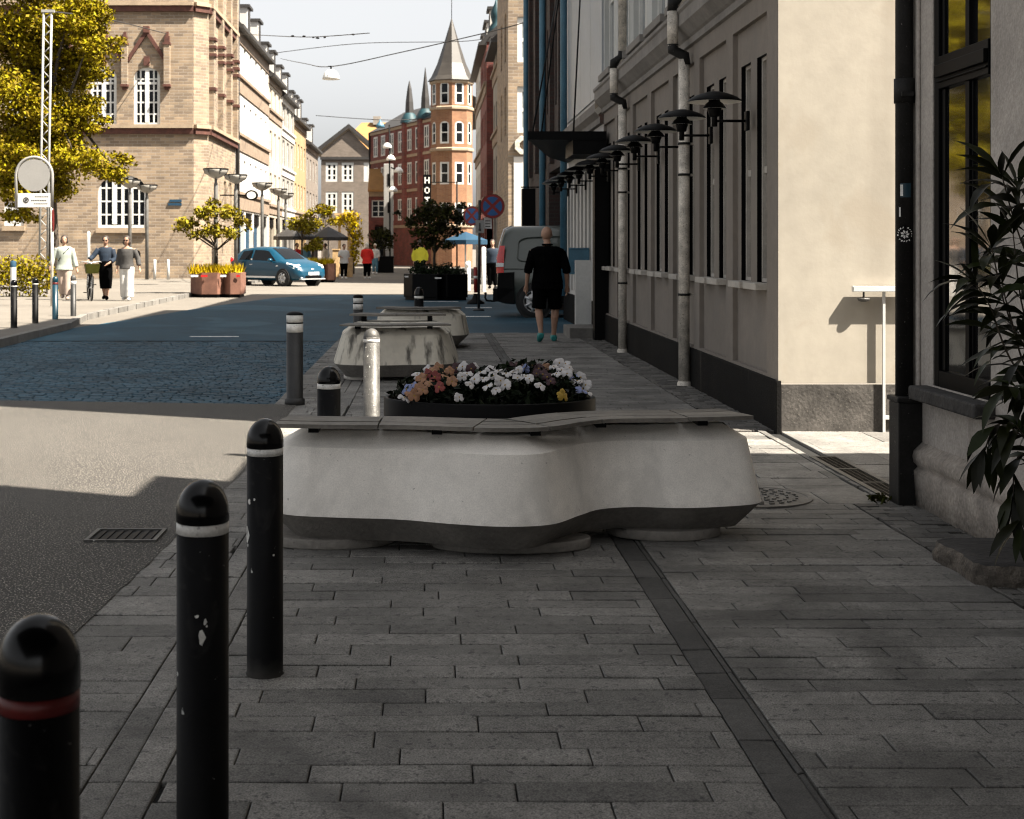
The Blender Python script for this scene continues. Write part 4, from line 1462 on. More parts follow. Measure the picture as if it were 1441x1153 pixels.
# ================================================================== generic street houses seen along the street
def row_house(name, label, Fc, width, H, wall, bands=(), floors=3, z0=4.4, fh=2.9, wn=4, ww=1.1, wh=1.8, band_mat='brown_band', roof='slate', depth=9, roof_h=2.6, dormers=0, shop='glass',
              frame='white_frame', proud=.0, shop_frame='black_metal', band_h=.45):
    t = thing(name, label, 'building', Fc.p(0, 0, 0), world_coords=True)
    mb = MB()
    holes = []
    for f in range(floors):
        for k in range(wn):
            u = width * (k + .5) / wn
            holes.append((u - ww / 2, u + ww / 2, z0 + f * fh, z0 + f * fh + wh))
    Fc.wall(mb, 0, width, 3.3, H, holes, .18)
    for u in (0, width):
        mb.face([Fc.p(u, 0, 0), Fc.p(u, H, 0), Fc.p(u, H, depth), Fc.p(u, 0, depth)])
    mb.face([Fc.p(0, 0, .3), Fc.p(width, 0, .3), Fc.p(width, 3.3, .3), Fc.p(0, 3.3, .3)])
    n = max(2, int(width / 3))
    for k in range(n + 1):
        u = (width - .5) * k / n
        Fc.box(mb, u, u + .5, 0, 3.3, 0, .3)
    mb.build('wall', wall, t)
    for h in holes:
        Fc.window(t, *h, 2, 3, .09, .05, .10 - proud, frame, 'glass')
    for k in range(n):
        u = (width - .5) * k / n
        q = MB()
        q.face([Fc.p(u + .5, .5, .2), Fc.p(u + (width - .5) / n, .5, .2), Fc.p(u + (width - .5) / n, 2.7, .2), Fc.p(u + .5, 2.7, .2)])
        q.build('shop_window', shop, t)
        q = MB()
        Fc.box(q, u + .5, u + (width - .5) / n, 2.72, 3.15, .08, .22)
        q.build('fascia', shop_frame, t)
    for z in bands:
        q = MB()
        Fc.box(q, 0, width, z, z + band_h, -.06, 0)
        Fc.box(q, 0, width, z + band_h, z + band_h + .15, -.16, 0)
        q.build('cornice', band_mat, t)
    q = MB()
    q.face([Fc.p(-.05, H - .05, -.35), Fc.p(width + .05, H - .05, -.35), Fc.p(width + .05, H + roof_h, 2.4), Fc.p(-.05, H + roof_h, 2.4)])
    q.face([Fc.p(-.05, H + roof_h, 2.4), Fc.p(width + .05, H + roof_h, 2.4), Fc.p(width + .05, H + roof_h, depth), Fc.p(-.05, H + roof_h, depth)])
    for u in (-.05, width + .05):
        q.face([Fc.p(u, H - .05, -.35), Fc.p(u, H + roof_h, 2.4), Fc.p(u, H + roof_h, depth), Fc.p(u, H - .05, depth)])
    Fc.box(q, -.05, width + .05, H - .22, H - .05, -.42, 0)
    ro_ = q.build('roof', roof, t)
    for k in range(dormers):
        u = width * (k + .5) / dormers
        q = MB()
        Fc.box(q, u - .7, u + .7, H + .15, H + 1.9, .25, 2.4)
        q.build('dormer', 'white_wall', ro_)
        q = MB()
        Fc.box(q, u - .8, u + .8, H + 1.9, H + 2.05, .1, 2.5)
        Fc.box(q, u - .45, u + .45, H + .5, H + 1.7, .22, .25)
        q.build('dormer_window', 'slate', ro_)
    q = MB()
    Fc.box(q, width * .85, width * .85 + .8, H + roof_h - .3, H + roof_h + 1.3, 2.6, 3.3)
    q.build('chimney', 'red_trim', ro_)
    return t


LX = -9.75
def LF(y):
    return Face((LX, y, 0), (0, 1, 0), (1, 0, 0))


row_house('town_house', 'white town house with brown cornice bands next to the brick corner house', LF(71.2), 14.6, 12.7, 'white_wall', (3.4, 6.4, 9.35, 11.9), 3, 4.5, 2.95, 6, .8, 1.5, dormers=3, band_h=.75, shop='blue_awning')
row_house('town_house', 'cream town house following the white banded one', LF(85.9), 7.4, 12.0, 'cream_wall', (3.5, 9.3, 11.4), 3, 4.3, 2.6, 3, 1.1, 1.7, dormers=2, roof_h=2.2)
row_house('town_house', 'grey town house with white window bands in the middle of the sunlit row', LF(93.4), 8.6, 11.6, 'grey_wall', (3.5, 6.2, 8.8, 11.0), 3, 4.3, 2.6, 3, 1.4, 1.7, band_mat='white_wall', dormers=2, roof_h=2.3)
row_house('town_house', 'tan town house with dark roof near the gabled house', LF(102.1), 9.6, 10.8, 'tan_wall', (3.5, 10.2), 2, 4.3, 3.0, 4, 1.1, 1.8, dormers=3, roof_h=2.2)
row_house('town_house', 'low grey brown town house at the far end of the sunlit row', LF(111.8), 12, 9.8, 'brick_grey', (3.5, 9.2), 2, 4.2, 2.7, 4, 1.2, 1.7, dormers=2, roof_h=2.0)

# right side far row (in shade, with lit ends)
row_house('town_house', 'narrow pale house squeezed behind the buff brick house', Face((3.25, 66, 0), (0, 1, 0), (-1, 0, 0)), 7, 11.2, 'grey_wall', (3.5, 6.5, 9.6), 3, 4.2, 2.7, 3, 1.1, 1.7, dormers=1, depth=6)
row_house('town_house', 'dark red brick house between pale neighbours on the shaded side', Face((2.95, 74, 0), (0, 1, 0), (-1, 0, 0)), 9, 12.2, 'brick_red', (3.5, 9.5), 3, 4.2, 2.8, 4, 1.1, 1.7, dormers=2, depth=6)
row_house('town_house', 'grey stone house with white dormers next to the spired tower', Face((3.1, 84, 0), (0, 1, 0), (-1, 0, 0)), 12, 12.8, 'white_wall', (3.5, 6.7, 10.0), 3, 4.2, 2.9, 4, 1.1, 1.8, dormers=3, depth=6)
t = thing('copper_turret', 'small green copper turret with a cross above the shaded roofs', 'turret', (3.5, 75, 11.5), world_coords=True)
mb = MB()
mb.lathe([(.42, 11.3), (.42, 12.6), (.5, 12.65), (.40, 13.0), (.22, 13.3), (.30, 13.6), (.28, 13.9), (.10, 14.3), (.02, 14.6)], (3.5, 75, 0), 12, 0, True, cap1=True)
mb.build('spire', 'copper', t)
mb = MB()
mb.box(3.48, 3.52, 74.98, 75.02, 14.5, 15.4)
mb.box(3.3, 3.7, 74.98, 75.02, 15.05, 15.1)
mb.build('cross', 'black_metal', t)
M['brick_tower'] = brick_mat('brick_tower', (.225, .105, .048), (.17, .07, .033), (.22, .14, .085), .26, .09, var=.15)

# ================================================================== hotel with the spired corner tower
hot = thing('hotel_building', 'dark red brick hotel with a pointed octagonal corner tower', 'building', (1.55, 106, 0), world_coords=True)
tc_ = Vector((1.62, 106, 0))
RT = 1.55
TR = math.radians(22.5)
an = [PI / 8 + PI / 4 * k - PI / 2 + TR for k in range(8)]
zt = pz(112, 104.5)
mb = MB()
tw_faces = []
for k in range(8):
    a0, a1 = an[k - 1], an[k]
    p0 = tc_ + Vector((RT * math.cos(a0), RT * math.sin(a0), 0))
    p1 = tc_ + Vector((RT * math.cos(a1), RT * math.sin(a1), 0))
    ud = (p1 - p0).normalized()
    nn = Vector((ud.y, -ud.x, 0))
    L = (p1 - p0).length
    Fk = Face(p0, ud, nn)
    hl = []
    for z in (3.2, 6.2, 9.2, 12.1):
        hl.append((L / 2 - .36, L / 2 + .36, z - .1, z + 1.55))
    Fk.wall(mb, 0, L, 0, zt, hl, .15, arches={2: .3, 3: .3})
    tw_faces.append((Fk, hl, nn))
mb.build('tower_wall', 'brick_tower', hot)
for Fk, hl, nn in tw_faces:
    if nn.y < .2:
        for h in hl:
            Fk.window(hot, *h, 1, 2, .13, .09, .04, 'white_frame', 'glass')
for z in (2.9, 8.55, 11.6, zt - .25):
    mb = MB()
    mb.lathe([(RT * 1.0, 0), (RT * 1.07, .05), (RT * 1.07, .2), (RT * 1.0, .28)], (tc_.x, tc_.y, z), 8, 0, False)
    for i, v in enumerate(mb.v):
        d = Vector((v[0] - tc_.x, v[1] - tc_.y))
        d.rotate(Matrix.Rotation(PI / 8 + TR, 2))
        mb.v[i] = (tc_.x + d.x, tc_.y + d.y, v[2])
    mb.build('string_course', 'buff_trim', hot)
mb = MB()
mb.lathe([(RT * 1.16, 0), (RT * .98, .35), (RT * .70, 1.3), (RT * .36, 2.9), (RT * .13, 4.1), (.03, 4.7)], (0, 0, zt), 8, 0, False, cap0=True, cap1=True)
for i, v in enumerate(mb.v):
    d = Vector((v[0], v[1]))
    d.rotate(Matrix.Rotation(PI / 8 + TR, 2))
    mb.v[i] = (tc_.x + d.x, tc_.y + d.y, v[2])
mb.build('spire', 'slate_spire', hot)
mb = MB()
mb.tube([(tc_.x, tc_.y, zt + 4.6), (tc_.x, tc_.y, zt + 6.2)], .03, 6)
mb.build('finial', 'black_metal', hot)
p0 = Vector((.25, 106.2, 0))
ud = Vector((-4.9, 13.5, 0)).normalized()
HF = Face(p0, ud, Vector((-ud.y, ud.x, 0)))
LH = 15.5
hh = []
for z in (3.6, 6.4, 9.0):
    for u in (1.4, 3.4, 5.4, 7.6, 9.8, 12, 14):
        hh.append((u - .5, u + .5, z, z + 1.7))
mb = MB()
HF.wall(mb, 0, LH, 0, 11.2, hh, .15)
mb.build('wall', 'brick_red', hot)
for h in hh:
    HF.window(hot, *h, 2, 2, .12, .08, -.02, 'white_frame', 'glass')
for z in (3.0, 5.8, 8.5, 10.9):
    mb = MB()
    HF.box(mb, 0, LH, z, z + .22, -.08, 0)
    mb.build('string_course', 'buff_trim', hot)
mb = MB()
mb.face([HF.p(0, 11.15, -.2), HF.p(LH, 11.15, -.2), HF.p(LH, 13.0, 3), HF.p(0, 13.0, 3)])
mb.face([HF.p(0, 13.0, 3), HF.p(LH, 13.0, 3), HF.p(LH, 11.15, 7), HF.p(0, 11.15, 7)])
mb.face([HF.p(LH, 0, 0), HF.p(LH, 11.15, -.2), HF.p(LH, 13, 3), HF.p(LH, 11.15, 7), HF.p(LH, 0, 7)])
mb.build('roof', 'slate', hot)
for u, ztop in ((2.6, 15.2), (6.3, 14.6)):
    q = HF.p(u, 0, .3)
    mb = MB()
    mb.lathe([(.62, 3.3), (.62, 11.3)], (q[0], q[1], 0), 8, 0, False)
    mb.build('bay', 'brick_red', hot)
    mb = MB()
    mb.lathe([(.74, 11.25), (.70, 11.45), (.48, 11.9), (.34, 12.05)], (q[0], q[1], 0), 8, 0, True)
    mb.build('bay_cap', 'copper', hot)
    mb = MB()
    mb.lathe([(.34, 12.0), (.30, 12.9), (.16, 14.0), (.02, ztop)], (q[0], q[1], 0), 8, 0, False, cap1=True)
    mb.build('pinnacle', 'slate', hot)

# vertical hotel sign
t = thing('hotel_sign', 'black upright sign with white letters spelling HOTEL on the red brick front', 'sign', (-.25, 100, 3), world_coords=True)
YS = 100.
mb = MB()
mb.box(px(595.5, YS), px(606.5, YS), YS, YS + .15, pz(318, YS), pz(246, YS))
mb.build('board', 'black_metal', t)
glyph = {'H': ['1001', '1001', '1111', '1001', '1001'], 'O': ['0110', '1001', '1001', '1001', '0110'], 'T': ['1111', '0110', '0110', '0110', '0110'],
         'E': ['1111', '1000', '1110', '1000', '1111'], 'L': ['1000', '1000', '1000', '1000', '1111']}
for i, ch in enumerate('HOTEL'):
    mb = MB()
    zc = pz(254 + 14 * i, YS)
    for rr_, row in enumerate(glyph[ch]):
        for cc, b in enumerate(row):
            if b == '1':
                x = px(601, YS) - .18 + cc * .09
                z = zc + .225 - rr_ * .09
                mb.box(x, x + .09, YS - .03, YS - .001, z - .09, z)
    mb.build('letter', 'lamp_white', t)
t = thing('sign_gallows', 'thin dark post and arm carrying the upright hotel sign', 'bracket', (.2, 100.1, 6), world_coords=True)
mb = MB()
mb.box(px(606.5, YS), 1.9, YS + .05, YS + .1, 6.0, 6.06)
mb.tube([(1.9, YS + .08, 0), (1.9, YS + .08, 6.1)], .06, 8)
mb.build('arm', 'black_metal', t)

# low dark red building and grey pylon
t = row_house('low_building', 'low dark red building with a pale eave in front of the hotel', Face((-5.0, 116, 0), (1, 0, 0), (0, -1, 0)), 3.2, 6.2, 'brick_red', (5.6,), 1, 3.9, 2.6, 2, 1.1, 1.4, band_mat='buff_trim', depth=5, roof_h=1.8, roof='tile_orange')
t = thing('pylon', 'plain grey upright pylon in front of the low red building', 'pylon', (px(546, 96), 96, 0), world_coords=True)
mb = MB()
mb.box(px(540, 96), px(553.5, 96), 95.8, 96.2, -.02, pz(231, 96))
mb.build('shaft', 'sign_grey', t, bevel=.03)
mb = MB()
mb.box(px(545.5, 96), px(548, 96), 95.77, 95.79, pz(300, 96), pz(285, 96))
mb.box(px(545.5, 96), px(548, 96), 95.77, 95.79, pz(262, 96), pz(245, 96))
mb.build('slot', 'black_metal', t)

# gabled house and the big roof behind
t = thing('gabled_house', 'grey brown gabled house with white windows closing the street', 'building', (px(490, 130), 130, 0), world_coords=True)
Yg = 130.
G = Face((px(452, Yg), Yg, 0), (1, 0, 0), (0, -1, 0))
gw = px(522, Yg) - px(452, Yg)
mb = MB()
gh = []
for x in (467, 489.5):
    gh.append((px(x - 8.5, Yg) - px(452, Yg), px(x + 8.5, Yg) - px(452, Yg), pz(256, Yg), pz(229, Yg)))
gh += [(h[0], h[1], pz(300, Yg), pz(270, Yg)) for h in gh] + [(3.9, 4.5, pz(256, Yg), pz(229, Yg))]
G.wall(mb, 0, gw, 0, pz(214, Yg), gh, .2)
ap = px(491, Yg) - px(452, Yg)
mb.face([G.p(0, pz(214, Yg), 0), G.p(gw, pz(214, Yg), 0), G.p(ap, pz(183, Yg), 0)])
mb.build('wall', 'brick_grey', t)
for h in gh:
    G.window(t, *h, 2, 3, .22, .12, .06, 'white_frame', 'glass')
mb = MB()
for a, b in (((-.5, pz(217, Yg)), (ap, pz(181, Yg))), ((ap, pz(181, Yg)), (gw + .6, pz(215, Yg)))):
    mb.grid([[G.p(a[0], a[1], -.3), G.p(a[0], a[1] + .4, -.3), G.p(a[0], a[1] + .4, 8), G.p(a[0], a[1], 8)],
             [G.p(b[0], b[1], -.3), G.p(b[0], b[1] + .4, -.3), G.p(b[0], b[1] + .4, 8), G.p(b[0], b[1], 8)]], 0, False, True, True, True)
mb.build('roof', 'slate', t)
mb = MB()
G.box(mb, -.1, gw + .1, pz(225, Yg), pz(221, Yg), -.15, 0)
mb.build('string_course', 'slate', t)
t = thing('tan_hall', 'tall tan hall with an orange hipped roof behind the gabled house', 'building', (px(535, 150), 150, 0), world_coords=True)
mb = MB()
mb.box(px(472, 150), px(585, 150), 150, 162, 0, pz(212, 150))
mb.build('wall', 'tan_wall', t)
mb = MB()
x0, x1, zz, zr = px(470, 150), px(588, 150), pz(213, 150), pz(167, 150)
a, b, c, d = (x0, 149.6, zz), (x1, 149.6, zz), (x1, 162.4, zz), (x0, 162.4, zz)
r0, r1 = (px(506, 150), 155, zr), (px(570, 150), 155, zr)
mb.face([a, b, r1, r0])
mb.face([c, d, r0, r1])
mb.face([b, c, r1])
mb.face([d, a, r0])
rf_ = mb.build('roof', 'tile_orange', t)
mb = MB()
mb.box(px(524, 152), px(535, 152), 154, 155, zr - .3, zr + .6)
mb.build('chimney', 'grey_wall', rf_)

# ================================================================== brick corner house
bc = thing('brick_corner_house', 'buff patterned brick corner house with tall white arched windows', 'building', (LX, 62, 0), world_coords=True)
YB = 62.
BF = Face((-32, YB, 0), (1, 0, 0), (0, -1, 0))
ox = -32.


def bu(x):
    return px(x, YB) - ox


fw_ = LX - ox - .55
holes, arch = [], {}
for x in (26, 86, 146, 207):
    arch[len(holes)] = .45
    holes.append((bu(x - 18.5), bu(x + 18.5), pz(177, YB), pz(95, YB)))
arch[len(holes)] = .75
holes.append((bu(138), bu(207), pz(321, YB), pz(246, YB)))
for x in (20, -60):
    holes.append((bu(x - 14), bu(x + 14), pz(318, YB), pz(284, YB)))
mb = MB()
BF.wall(mb, 0, fw_, .0, 18, holes, .22, arches=arch)
# chamfered corner and the side wall
c0, c1 = Vector((LX - .55, YB, 0)), Vector((LX, YB + .55, 0))
CF = Face(c0, (c1 - c0).normalized(), Vector((1, -1, 0)).normalized())
CF.wall(mb, 0, (c1 - c0).length, 0, 18)
SF = Face((LX, YB + .55, 0), (0, 1, 0), (1, 0, 0))
sh = [(1.4, 2.1, 7.4, 12.5), (4.8, 5.6, 2.6, 4.6), (6.6, 7.4, 2.6, 4.6)]
SF.wall(mb, 0, 8.6, 0, 18, sh, .25)
for u in (.25, 2.9, 5.6, 7.8):
    SF.box(mb, u, u + .5, 6.8, 18, -.22, 0)
mb.face([(ox, YB, 18), (LX - .5, YB, 18), (LX - .5, YB + 9, 18), (ox, YB + 9, 18)])
mb.build('wall', 'brick_buff', bc)
for i, h in enumerate(holes):
    cols = 4 if i < 4 else (6 if i == 4 else 3)
    w = BF.window(bc, *h, cols, 5 if i < 4 else 4, .13, .065, .10, 'white_frame', 'glass')
    q = MB()
    um = (h[0] + h[1]) / 2
    if i != 4:
        BF.box(q, um - .09, um + .09, h[2] + .14, h[3] - .1, .055, .15)
    BF.box(q, h[0] + .16, h[1] - .16, h[3] - .74, h[3] - .64, .06, .15) if i < 4 else None
    if i == 4:
        for f in (1 / 3, 2 / 3):
            uu = h[0] + (h[1] - h[0]) * f
            BF.box(q, uu - .10, uu + .10, h[2] + .16, h[3] - .1, .055, .15)
    q.build('mullion', 'white_frame', w)
for h in sh:
    SF.window(bc, *h, 1, 4, .1, .05, .15, 'white_frame', 'glass')
for z0, z1 in ((pz(189, YB), pz(181, YB)), (pz(17, YB), pz(9, YB))):
    mb = MB()
    for Fq, u0, u1 in ((BF, 0, fw_), (CF, 0, (c1 - c0).length), (SF, 0, 8.6)):
        Fq.box(mb, u0, u1, z0, z1, -.16, 0)
    mb.build('string_course', 'red_trim', bc)
    mb = MB()
    for Fq, u0, u1 in ((BF, 0, fw_), (CF, 0, (c1 - c0).length), (SF, 0, 8.6)):
        Fq.box(mb, u0, u1, z1 + .002, z1 + .16, -.24, 0)
    mb.build('ledge', 'buff_trim', bc)
for xx in (-3, 56.5, 116.5, 176.5, 236):
    mb = MB()
    BF.box(mb, bu(xx) - .13, bu(xx) + .13, pz(120, YB), pz(62, YB), -.22, 0)
    pr_ = mb.build('pier', 'brick_buff', bc)
    mb = MB()
    BF.box(mb, bu(xx) - .16, bu(xx) + .16, pz(123, YB), pz(119.5, YB), -.28, 0)
    BF.box(mb, bu(xx) - .10, bu(xx) + .10, pz(127, YB), pz(123.1, YB), -.18, 0)
    mb.build('pier_console', 'red_trim', pr_)
    mb = MB()
    BF.box(mb, bu(xx) - .16, bu(xx) + .16, pz(64, YB), pz(61, YB), -.26, 0)
    BF.box(mb, bu(xx) - .11, bu(xx) + .11, pz(60.9, YB), pz(52, YB), -.18, 0)
    BF.box(mb, bu(xx) - .06, bu(xx) + .06, pz(51.9, YB), pz(46, YB), -.14, 0)
    mb.build('pier_cap', 'red_trim', pr_)
for x in (26, 86, 146, 207):
    for s in (-1, 1):
        mb = MB()
        a, b = (bu(x + s * 25), pz(84, YB)), (bu(x), pz(46, YB))
        mb.grid([[BF.p(a[0], a[1] - .12, -.14), BF.p(a[0], a[1] + .16, -.14), BF.p(a[0], a[1] + .16, 0), BF.p(a[0], a[1] - .12, 0)],
                 [BF.p(b[0], b[1] - .12, -.14), BF.p(b[0], b[1] + .16, -.14), BF.p(b[0], b[1] + .16, 0), BF.p(b[0], b[1] - .12, 0)]], 0, False, True, True, True)
        mb.build('gable_moulding', 'red_trim', bc)
    mb = MB()
    BF.box(mb, bu(x) - .13, bu(x) + .13, pz(47, YB), pz(38, YB), -.20, 0)
    mb.build('gable_finial', 'red_trim', bc)
    mb = MB()
    BF.box(mb, bu(x) - .12, bu(x) + .12, pz(93, YB), pz(80, YB), -.12, 0)
    mb.build('keystone', 'red_trim', bc)
for u in (.5, 3.15, 5.85, 8.05):
    for z in (8.4, 9.9, 10.25, 10.6):
        mb = MB()
        SF.box(mb, u - .3, u + .3, z, z + .13, -.30, 0)
        mb.build('corbel', 'red_trim', bc)
mb = MB()
for (x0, x1, y) in ((138, 207, 325), (6, 34, 322)):
    mb = MB()
    BF.box(mb, bu(x0 - 2), bu(x1 + 2), pz(y + 3, YB), pz(y - 3, YB), -.14, 0)
    mb.build('sill', 'buff_trim', bc)
mb = MB()
mb.box(px(237, YB), px(256, YB), YB - .05, YB - .01, pz(289.5, YB), pz(286, YB))
mb.box(px(239, YB), px(256, YB), YB - .05, YB - .01, pz(284.5, YB), pz(281, YB))
mb.build('street_name_plate', 'blue_awning', bc)
mb = MB()
q = SF.p(8.75, 0, -.12)
mb.tube([(q[0], q[1], 0), (q[0], q[1], 17.5)], .10, 10)
mb.build('downpipe', 'slate', bc)
mb = MB()
mb.face([(ox, YB - .4, 17.9), (LX, YB - .4, 17.9), (LX - 4, YB + 4, 22), (ox, YB + 4, 22)])
mb.face([(LX + .4, YB - .4, 17.9), (LX + .4, YB + 9.2, 17.9), (LX - 4, YB + 9.2, 22), (LX - 4, YB + 4, 22), (LX, YB - .4, 17.9)])
mb.build('roof', 'slate', bc)
# ================================================================== trees and planters
def tree(label, cat, base, trunk_pts, blobs, n, leaf, leafm, tr=.12, limbs=6, seed=1, name='street_tree', group=None, flat=.2, aspect=.55, shell=.5, extra=None):
    rnd = random.Random(seed)
    t = thing(name, label, cat, base, 0, group, world_coords=True)
    mb = MB()
    tp = [Vector(p) for p in trunk_pts]
    n_ = len(tp)
    mb.tube(tp, [tr * (1.25 if i == 0 else 1 - .5 * i / (n_ - 1)) for i in range(n_)], 10)
    for k in range(limbs):
        c, r = blobs[k % len(blobs)]
        end = Vector((c[0] + rnd.uniform(-.6, .6) * r[0], c[1] + rnd.uniform(-.6, .6) * r[1], c[2] + rnd.uniform(-.3, .6) * r[2]))
        st = tp[-1].lerp(tp[-2], rnd.uniform(0, .9))
        mid = st.lerp(end, .5) + Vector((rnd.uniform(-.1, .1), rnd.uniform(-.1, .1), .08 * (end - st).length))
        mb.tube([st, mid, end], [tr * .45, tr * .28, tr * .08], 6)
    mb.build('trunk', 'bark', t)
    mb = MB()
    leaf_cloud(mb, blobs, n, leaf, rnd, flat=flat, aspect=aspect, shell=shell)
    if extra:
        leaf_cloud(mb, extra[0], extra[1], leaf, rnd, flat=flat, aspect=aspect, shell=.3)
    mb.build('crown', leafm, t)
    return t


rb = random.Random(9)
YT = 46.5
blobs = []
for (x, y, r) in ((20, 40, 62), (90, 30, 60), (140, 70, 38), (60, 110, 70), (10, 130, 60), (110, 150, 42), (40, 190, 60), (105, 225, 50), (150, 235, 34), (80, 260, 40), (10, 250, 55), (125, 20, 40), (60, -30, 90),
                  (160, 245, 20), (135, 100, 26), (30, 300, 30), (60, 165, 62), (25, 220, 60), (85, 205, 42), (15, 60, 72), (72, 272, 34), (102, 80, 50), (120, 175, 34), (50, 240, 50)):
    yy = YT + rb.uniform(-1.2, 1.2)
    s = YT / 2000 * r
    blobs.append(((px(x, yy), yy, pz(y, yy)), (s, s * 1.1, s * .62)))
clumps = []
for c, r_ in blobs:
    for _ in range(7):
        d = Vector((rb.gauss(0, 1), rb.gauss(0, 1), rb.gauss(0, 1))).normalized() * rb.uniform(.55, 1.0)
        k = rb.uniform(.24, .42)
        clumps.append(((c[0] + d.x * r_[0], c[1] + d.y * r_[1], c[2] + d.z * r_[2]), (max(r_[0] * k, .3), max(r_[1] * k, .3), max(r_[2] * k * .75, .16))))
blobs = [(c, (r_[0] * .92, r_[1] * .92, r_[2] * .92)) for c, r_ in blobs]
tree('big yellow green street tree overhanging the sunlit pavement', 'tree', (px(76, YT), YT, .1), [(px(76, YT), YT, .1), (px(75, YT), YT, 2.0), (px(72, YT), YT, 4.0), (px(60, YT), YT, 7)],
     blobs, 42000, .15, 'leaf_tree', .20, 14, 4, shell=.15, extra=(clumps, 30000))


def hexpot(t, base, w, h, m, pale):
    """a pair of steel planter boxes, corner towards the street"""
    mb = MB()
    x, y = base
    poly = [(x - w * .5, y + .35), (x - w * .22, y - .45), (x + w * .08, y - .5), (x + w * .16, y - .15), (x + w * .30, y - .5), (x + w * .5, y - .45), (x + w * .5, y + .6), (x - w * .4, y + .8)]
    mb.prism(poly, .08, h, 0)
    o = mb.build('steel_box', m, t, bevel=.02)
    mb = MB()
    mb.prism([(px_ * .94 + x * .06, py_ * .94 + y * .06) for px_, py_ in poly], -.0, .081)
    mb.build('foot', 'black_metal', t)
    return poly


def grass_top(t, poly, z, h, m, n, rnd, name='grass_tuft'):
    mb = MB()
    xs = [p[0] for p in poly]
    ys = [p[1] for p in poly]
    for _ in range(n):
        x, y = rnd.uniform(min(xs) + .08, max(xs) - .08), rnd.uniform(min(ys) + .1, max(ys) - .1)
        a = rnd.uniform(0, 2 * PI)
        L = h * rnd.uniform(.5, 1.2)
        w = .025
        dx, dy = math.cos(a) * w, math.sin(a) * w
        lx, ly = rnd.uniform(-.12, .12), rnd.uniform(-.12, .12)
        mb.face([(x - dx, y - dy, z - .03), (x + dx, y + dy, z - .03), (x + lx, y + ly, z + L)])
    mb.build(name, m, t)


rp = random.Random(31)
Yp = 42.
pl = thing('street_planter', 'rust brown steel planter box with yellow grass by the blue car', 'planter', (px(304, Yp), Yp, 0), world_coords=True)
pp = hexpot(pl, (px(304, Yp), Yp), 1.62, .72, 'corten', 0)
grass_top(pl, pp, .72, .26, 'leaf_yellow', 900, rp)
mb = MB()
for x, w in ((273, 10), (314, 8)):
    mb.box(px(x, Yp), px(x + w, Yp), Yp - .53, Yp - .505, .60, .66)
mb.build('reflector', 'lamp_white', pl)
mb = MB()
for x, w in ((287, 9), (336, 5)):
    mb.box(px(x, Yp), px(x + w, Yp), Yp - .53, Yp - .505, .60, .66)
mb.build('red_reflector', 'tail_red', pl)
tb = []
for (x, y, r) in ((262, 315, 18), (290, 300, 20), (320, 300, 20), (340, 312, 15), (300, 325, 20), (275, 330, 14), (325, 328, 16), (248, 322, 10), (352, 322, 7), (300, 286, 12)):
    yy = Yp + rp.uniform(-.3, .5)
    s = yy / 2000 * r
    tb.append(((px(x, yy), yy, pz(y, yy)), (s, s, s * .6)))
tree('small golden leafed tree standing in the rust brown planter by the blue car', 'tree', (px(304, Yp), Yp + .1, .70), [(px(303, Yp), Yp + .1, .70), (px(304, Yp), Yp + .1, 1.3), (px(302, Yp), Yp + .1, 1.75)], tb, 1500, .15, 'leaf_small', .06, 9, 8,
     shell=.3)
# dark planter in the shade
Yd = 39.7
pd = thing('street_planter', 'large black steel planter full of dark shrubs in the shade', 'planter', (px(613, Yd), Yd, 0), world_coords=True)
mb = MB()
xa, xb_ = px(568, Yd), px(658, Yd)
pol = [(xa, Yd + .2), (xa + .25, Yd - .35), (xa + .95, Yd - .45), (xa + 1.05, Yd - .2), (xa + 1.2, Yd - .45), (xb_, Yd - .2), (xb_, Yd + .8), (xa, Yd + .8)]
mb.prism(pol, .07, .72)
mb.build('steel_box', 'black_metal', pd, bevel=.02)
mb = MB()
mb.prism([(x * .95 + px(613, Yd) * .05, y * .98 + Yd * .02) for x, y in pol], 0, .071)
mb.build('foot', 'black_metal', pd)
mb = MB()
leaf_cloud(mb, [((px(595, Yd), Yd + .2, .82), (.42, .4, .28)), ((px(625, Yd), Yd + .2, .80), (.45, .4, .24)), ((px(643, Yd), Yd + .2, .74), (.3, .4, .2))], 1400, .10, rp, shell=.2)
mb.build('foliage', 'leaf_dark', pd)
mb = MB()
for x, y, w in ((570, 389, 5), (612, 391, 9)):
    mb.box(px(x, Yd), px(x + w, Yd), Yd - .47, Yd - .452, pz(y + 1, Yd), pz(y - 1, Yd))
mb.build('reflector', 'lamp_white', pd)
tb = []
for (x, y, r) in ((580, 312, 14), (600, 300, 20), (625, 298, 20), (645, 308, 16), (615, 320, 22), (640, 325, 12), (590, 328, 14), (558, 300, 8), (663, 312, 10), (607, 342, 16), (630, 345, 12), (585, 345, 9), (650, 290, 9), (605, 286, 10)):
    yy = Yd + .3 + rp.uniform(-.3, .4)
    s = yy / 2000 * r
    tb.append(((px(x, yy), yy, pz(y, yy)), (s, s, s * .7)))
tree('dark bushy tree growing out of the black planter in the shade', 'tree', (px(612, Yd), Yd + .3, .7), [(px(612, Yd), Yd + .3, .70), (px(611, Yd), Yd + .3, 1.15), (px(613, Yd), Yd + .3, 1.7)], tb, 3000, .12, 'leaf_shade', .05, 10, 18, shell=.25)
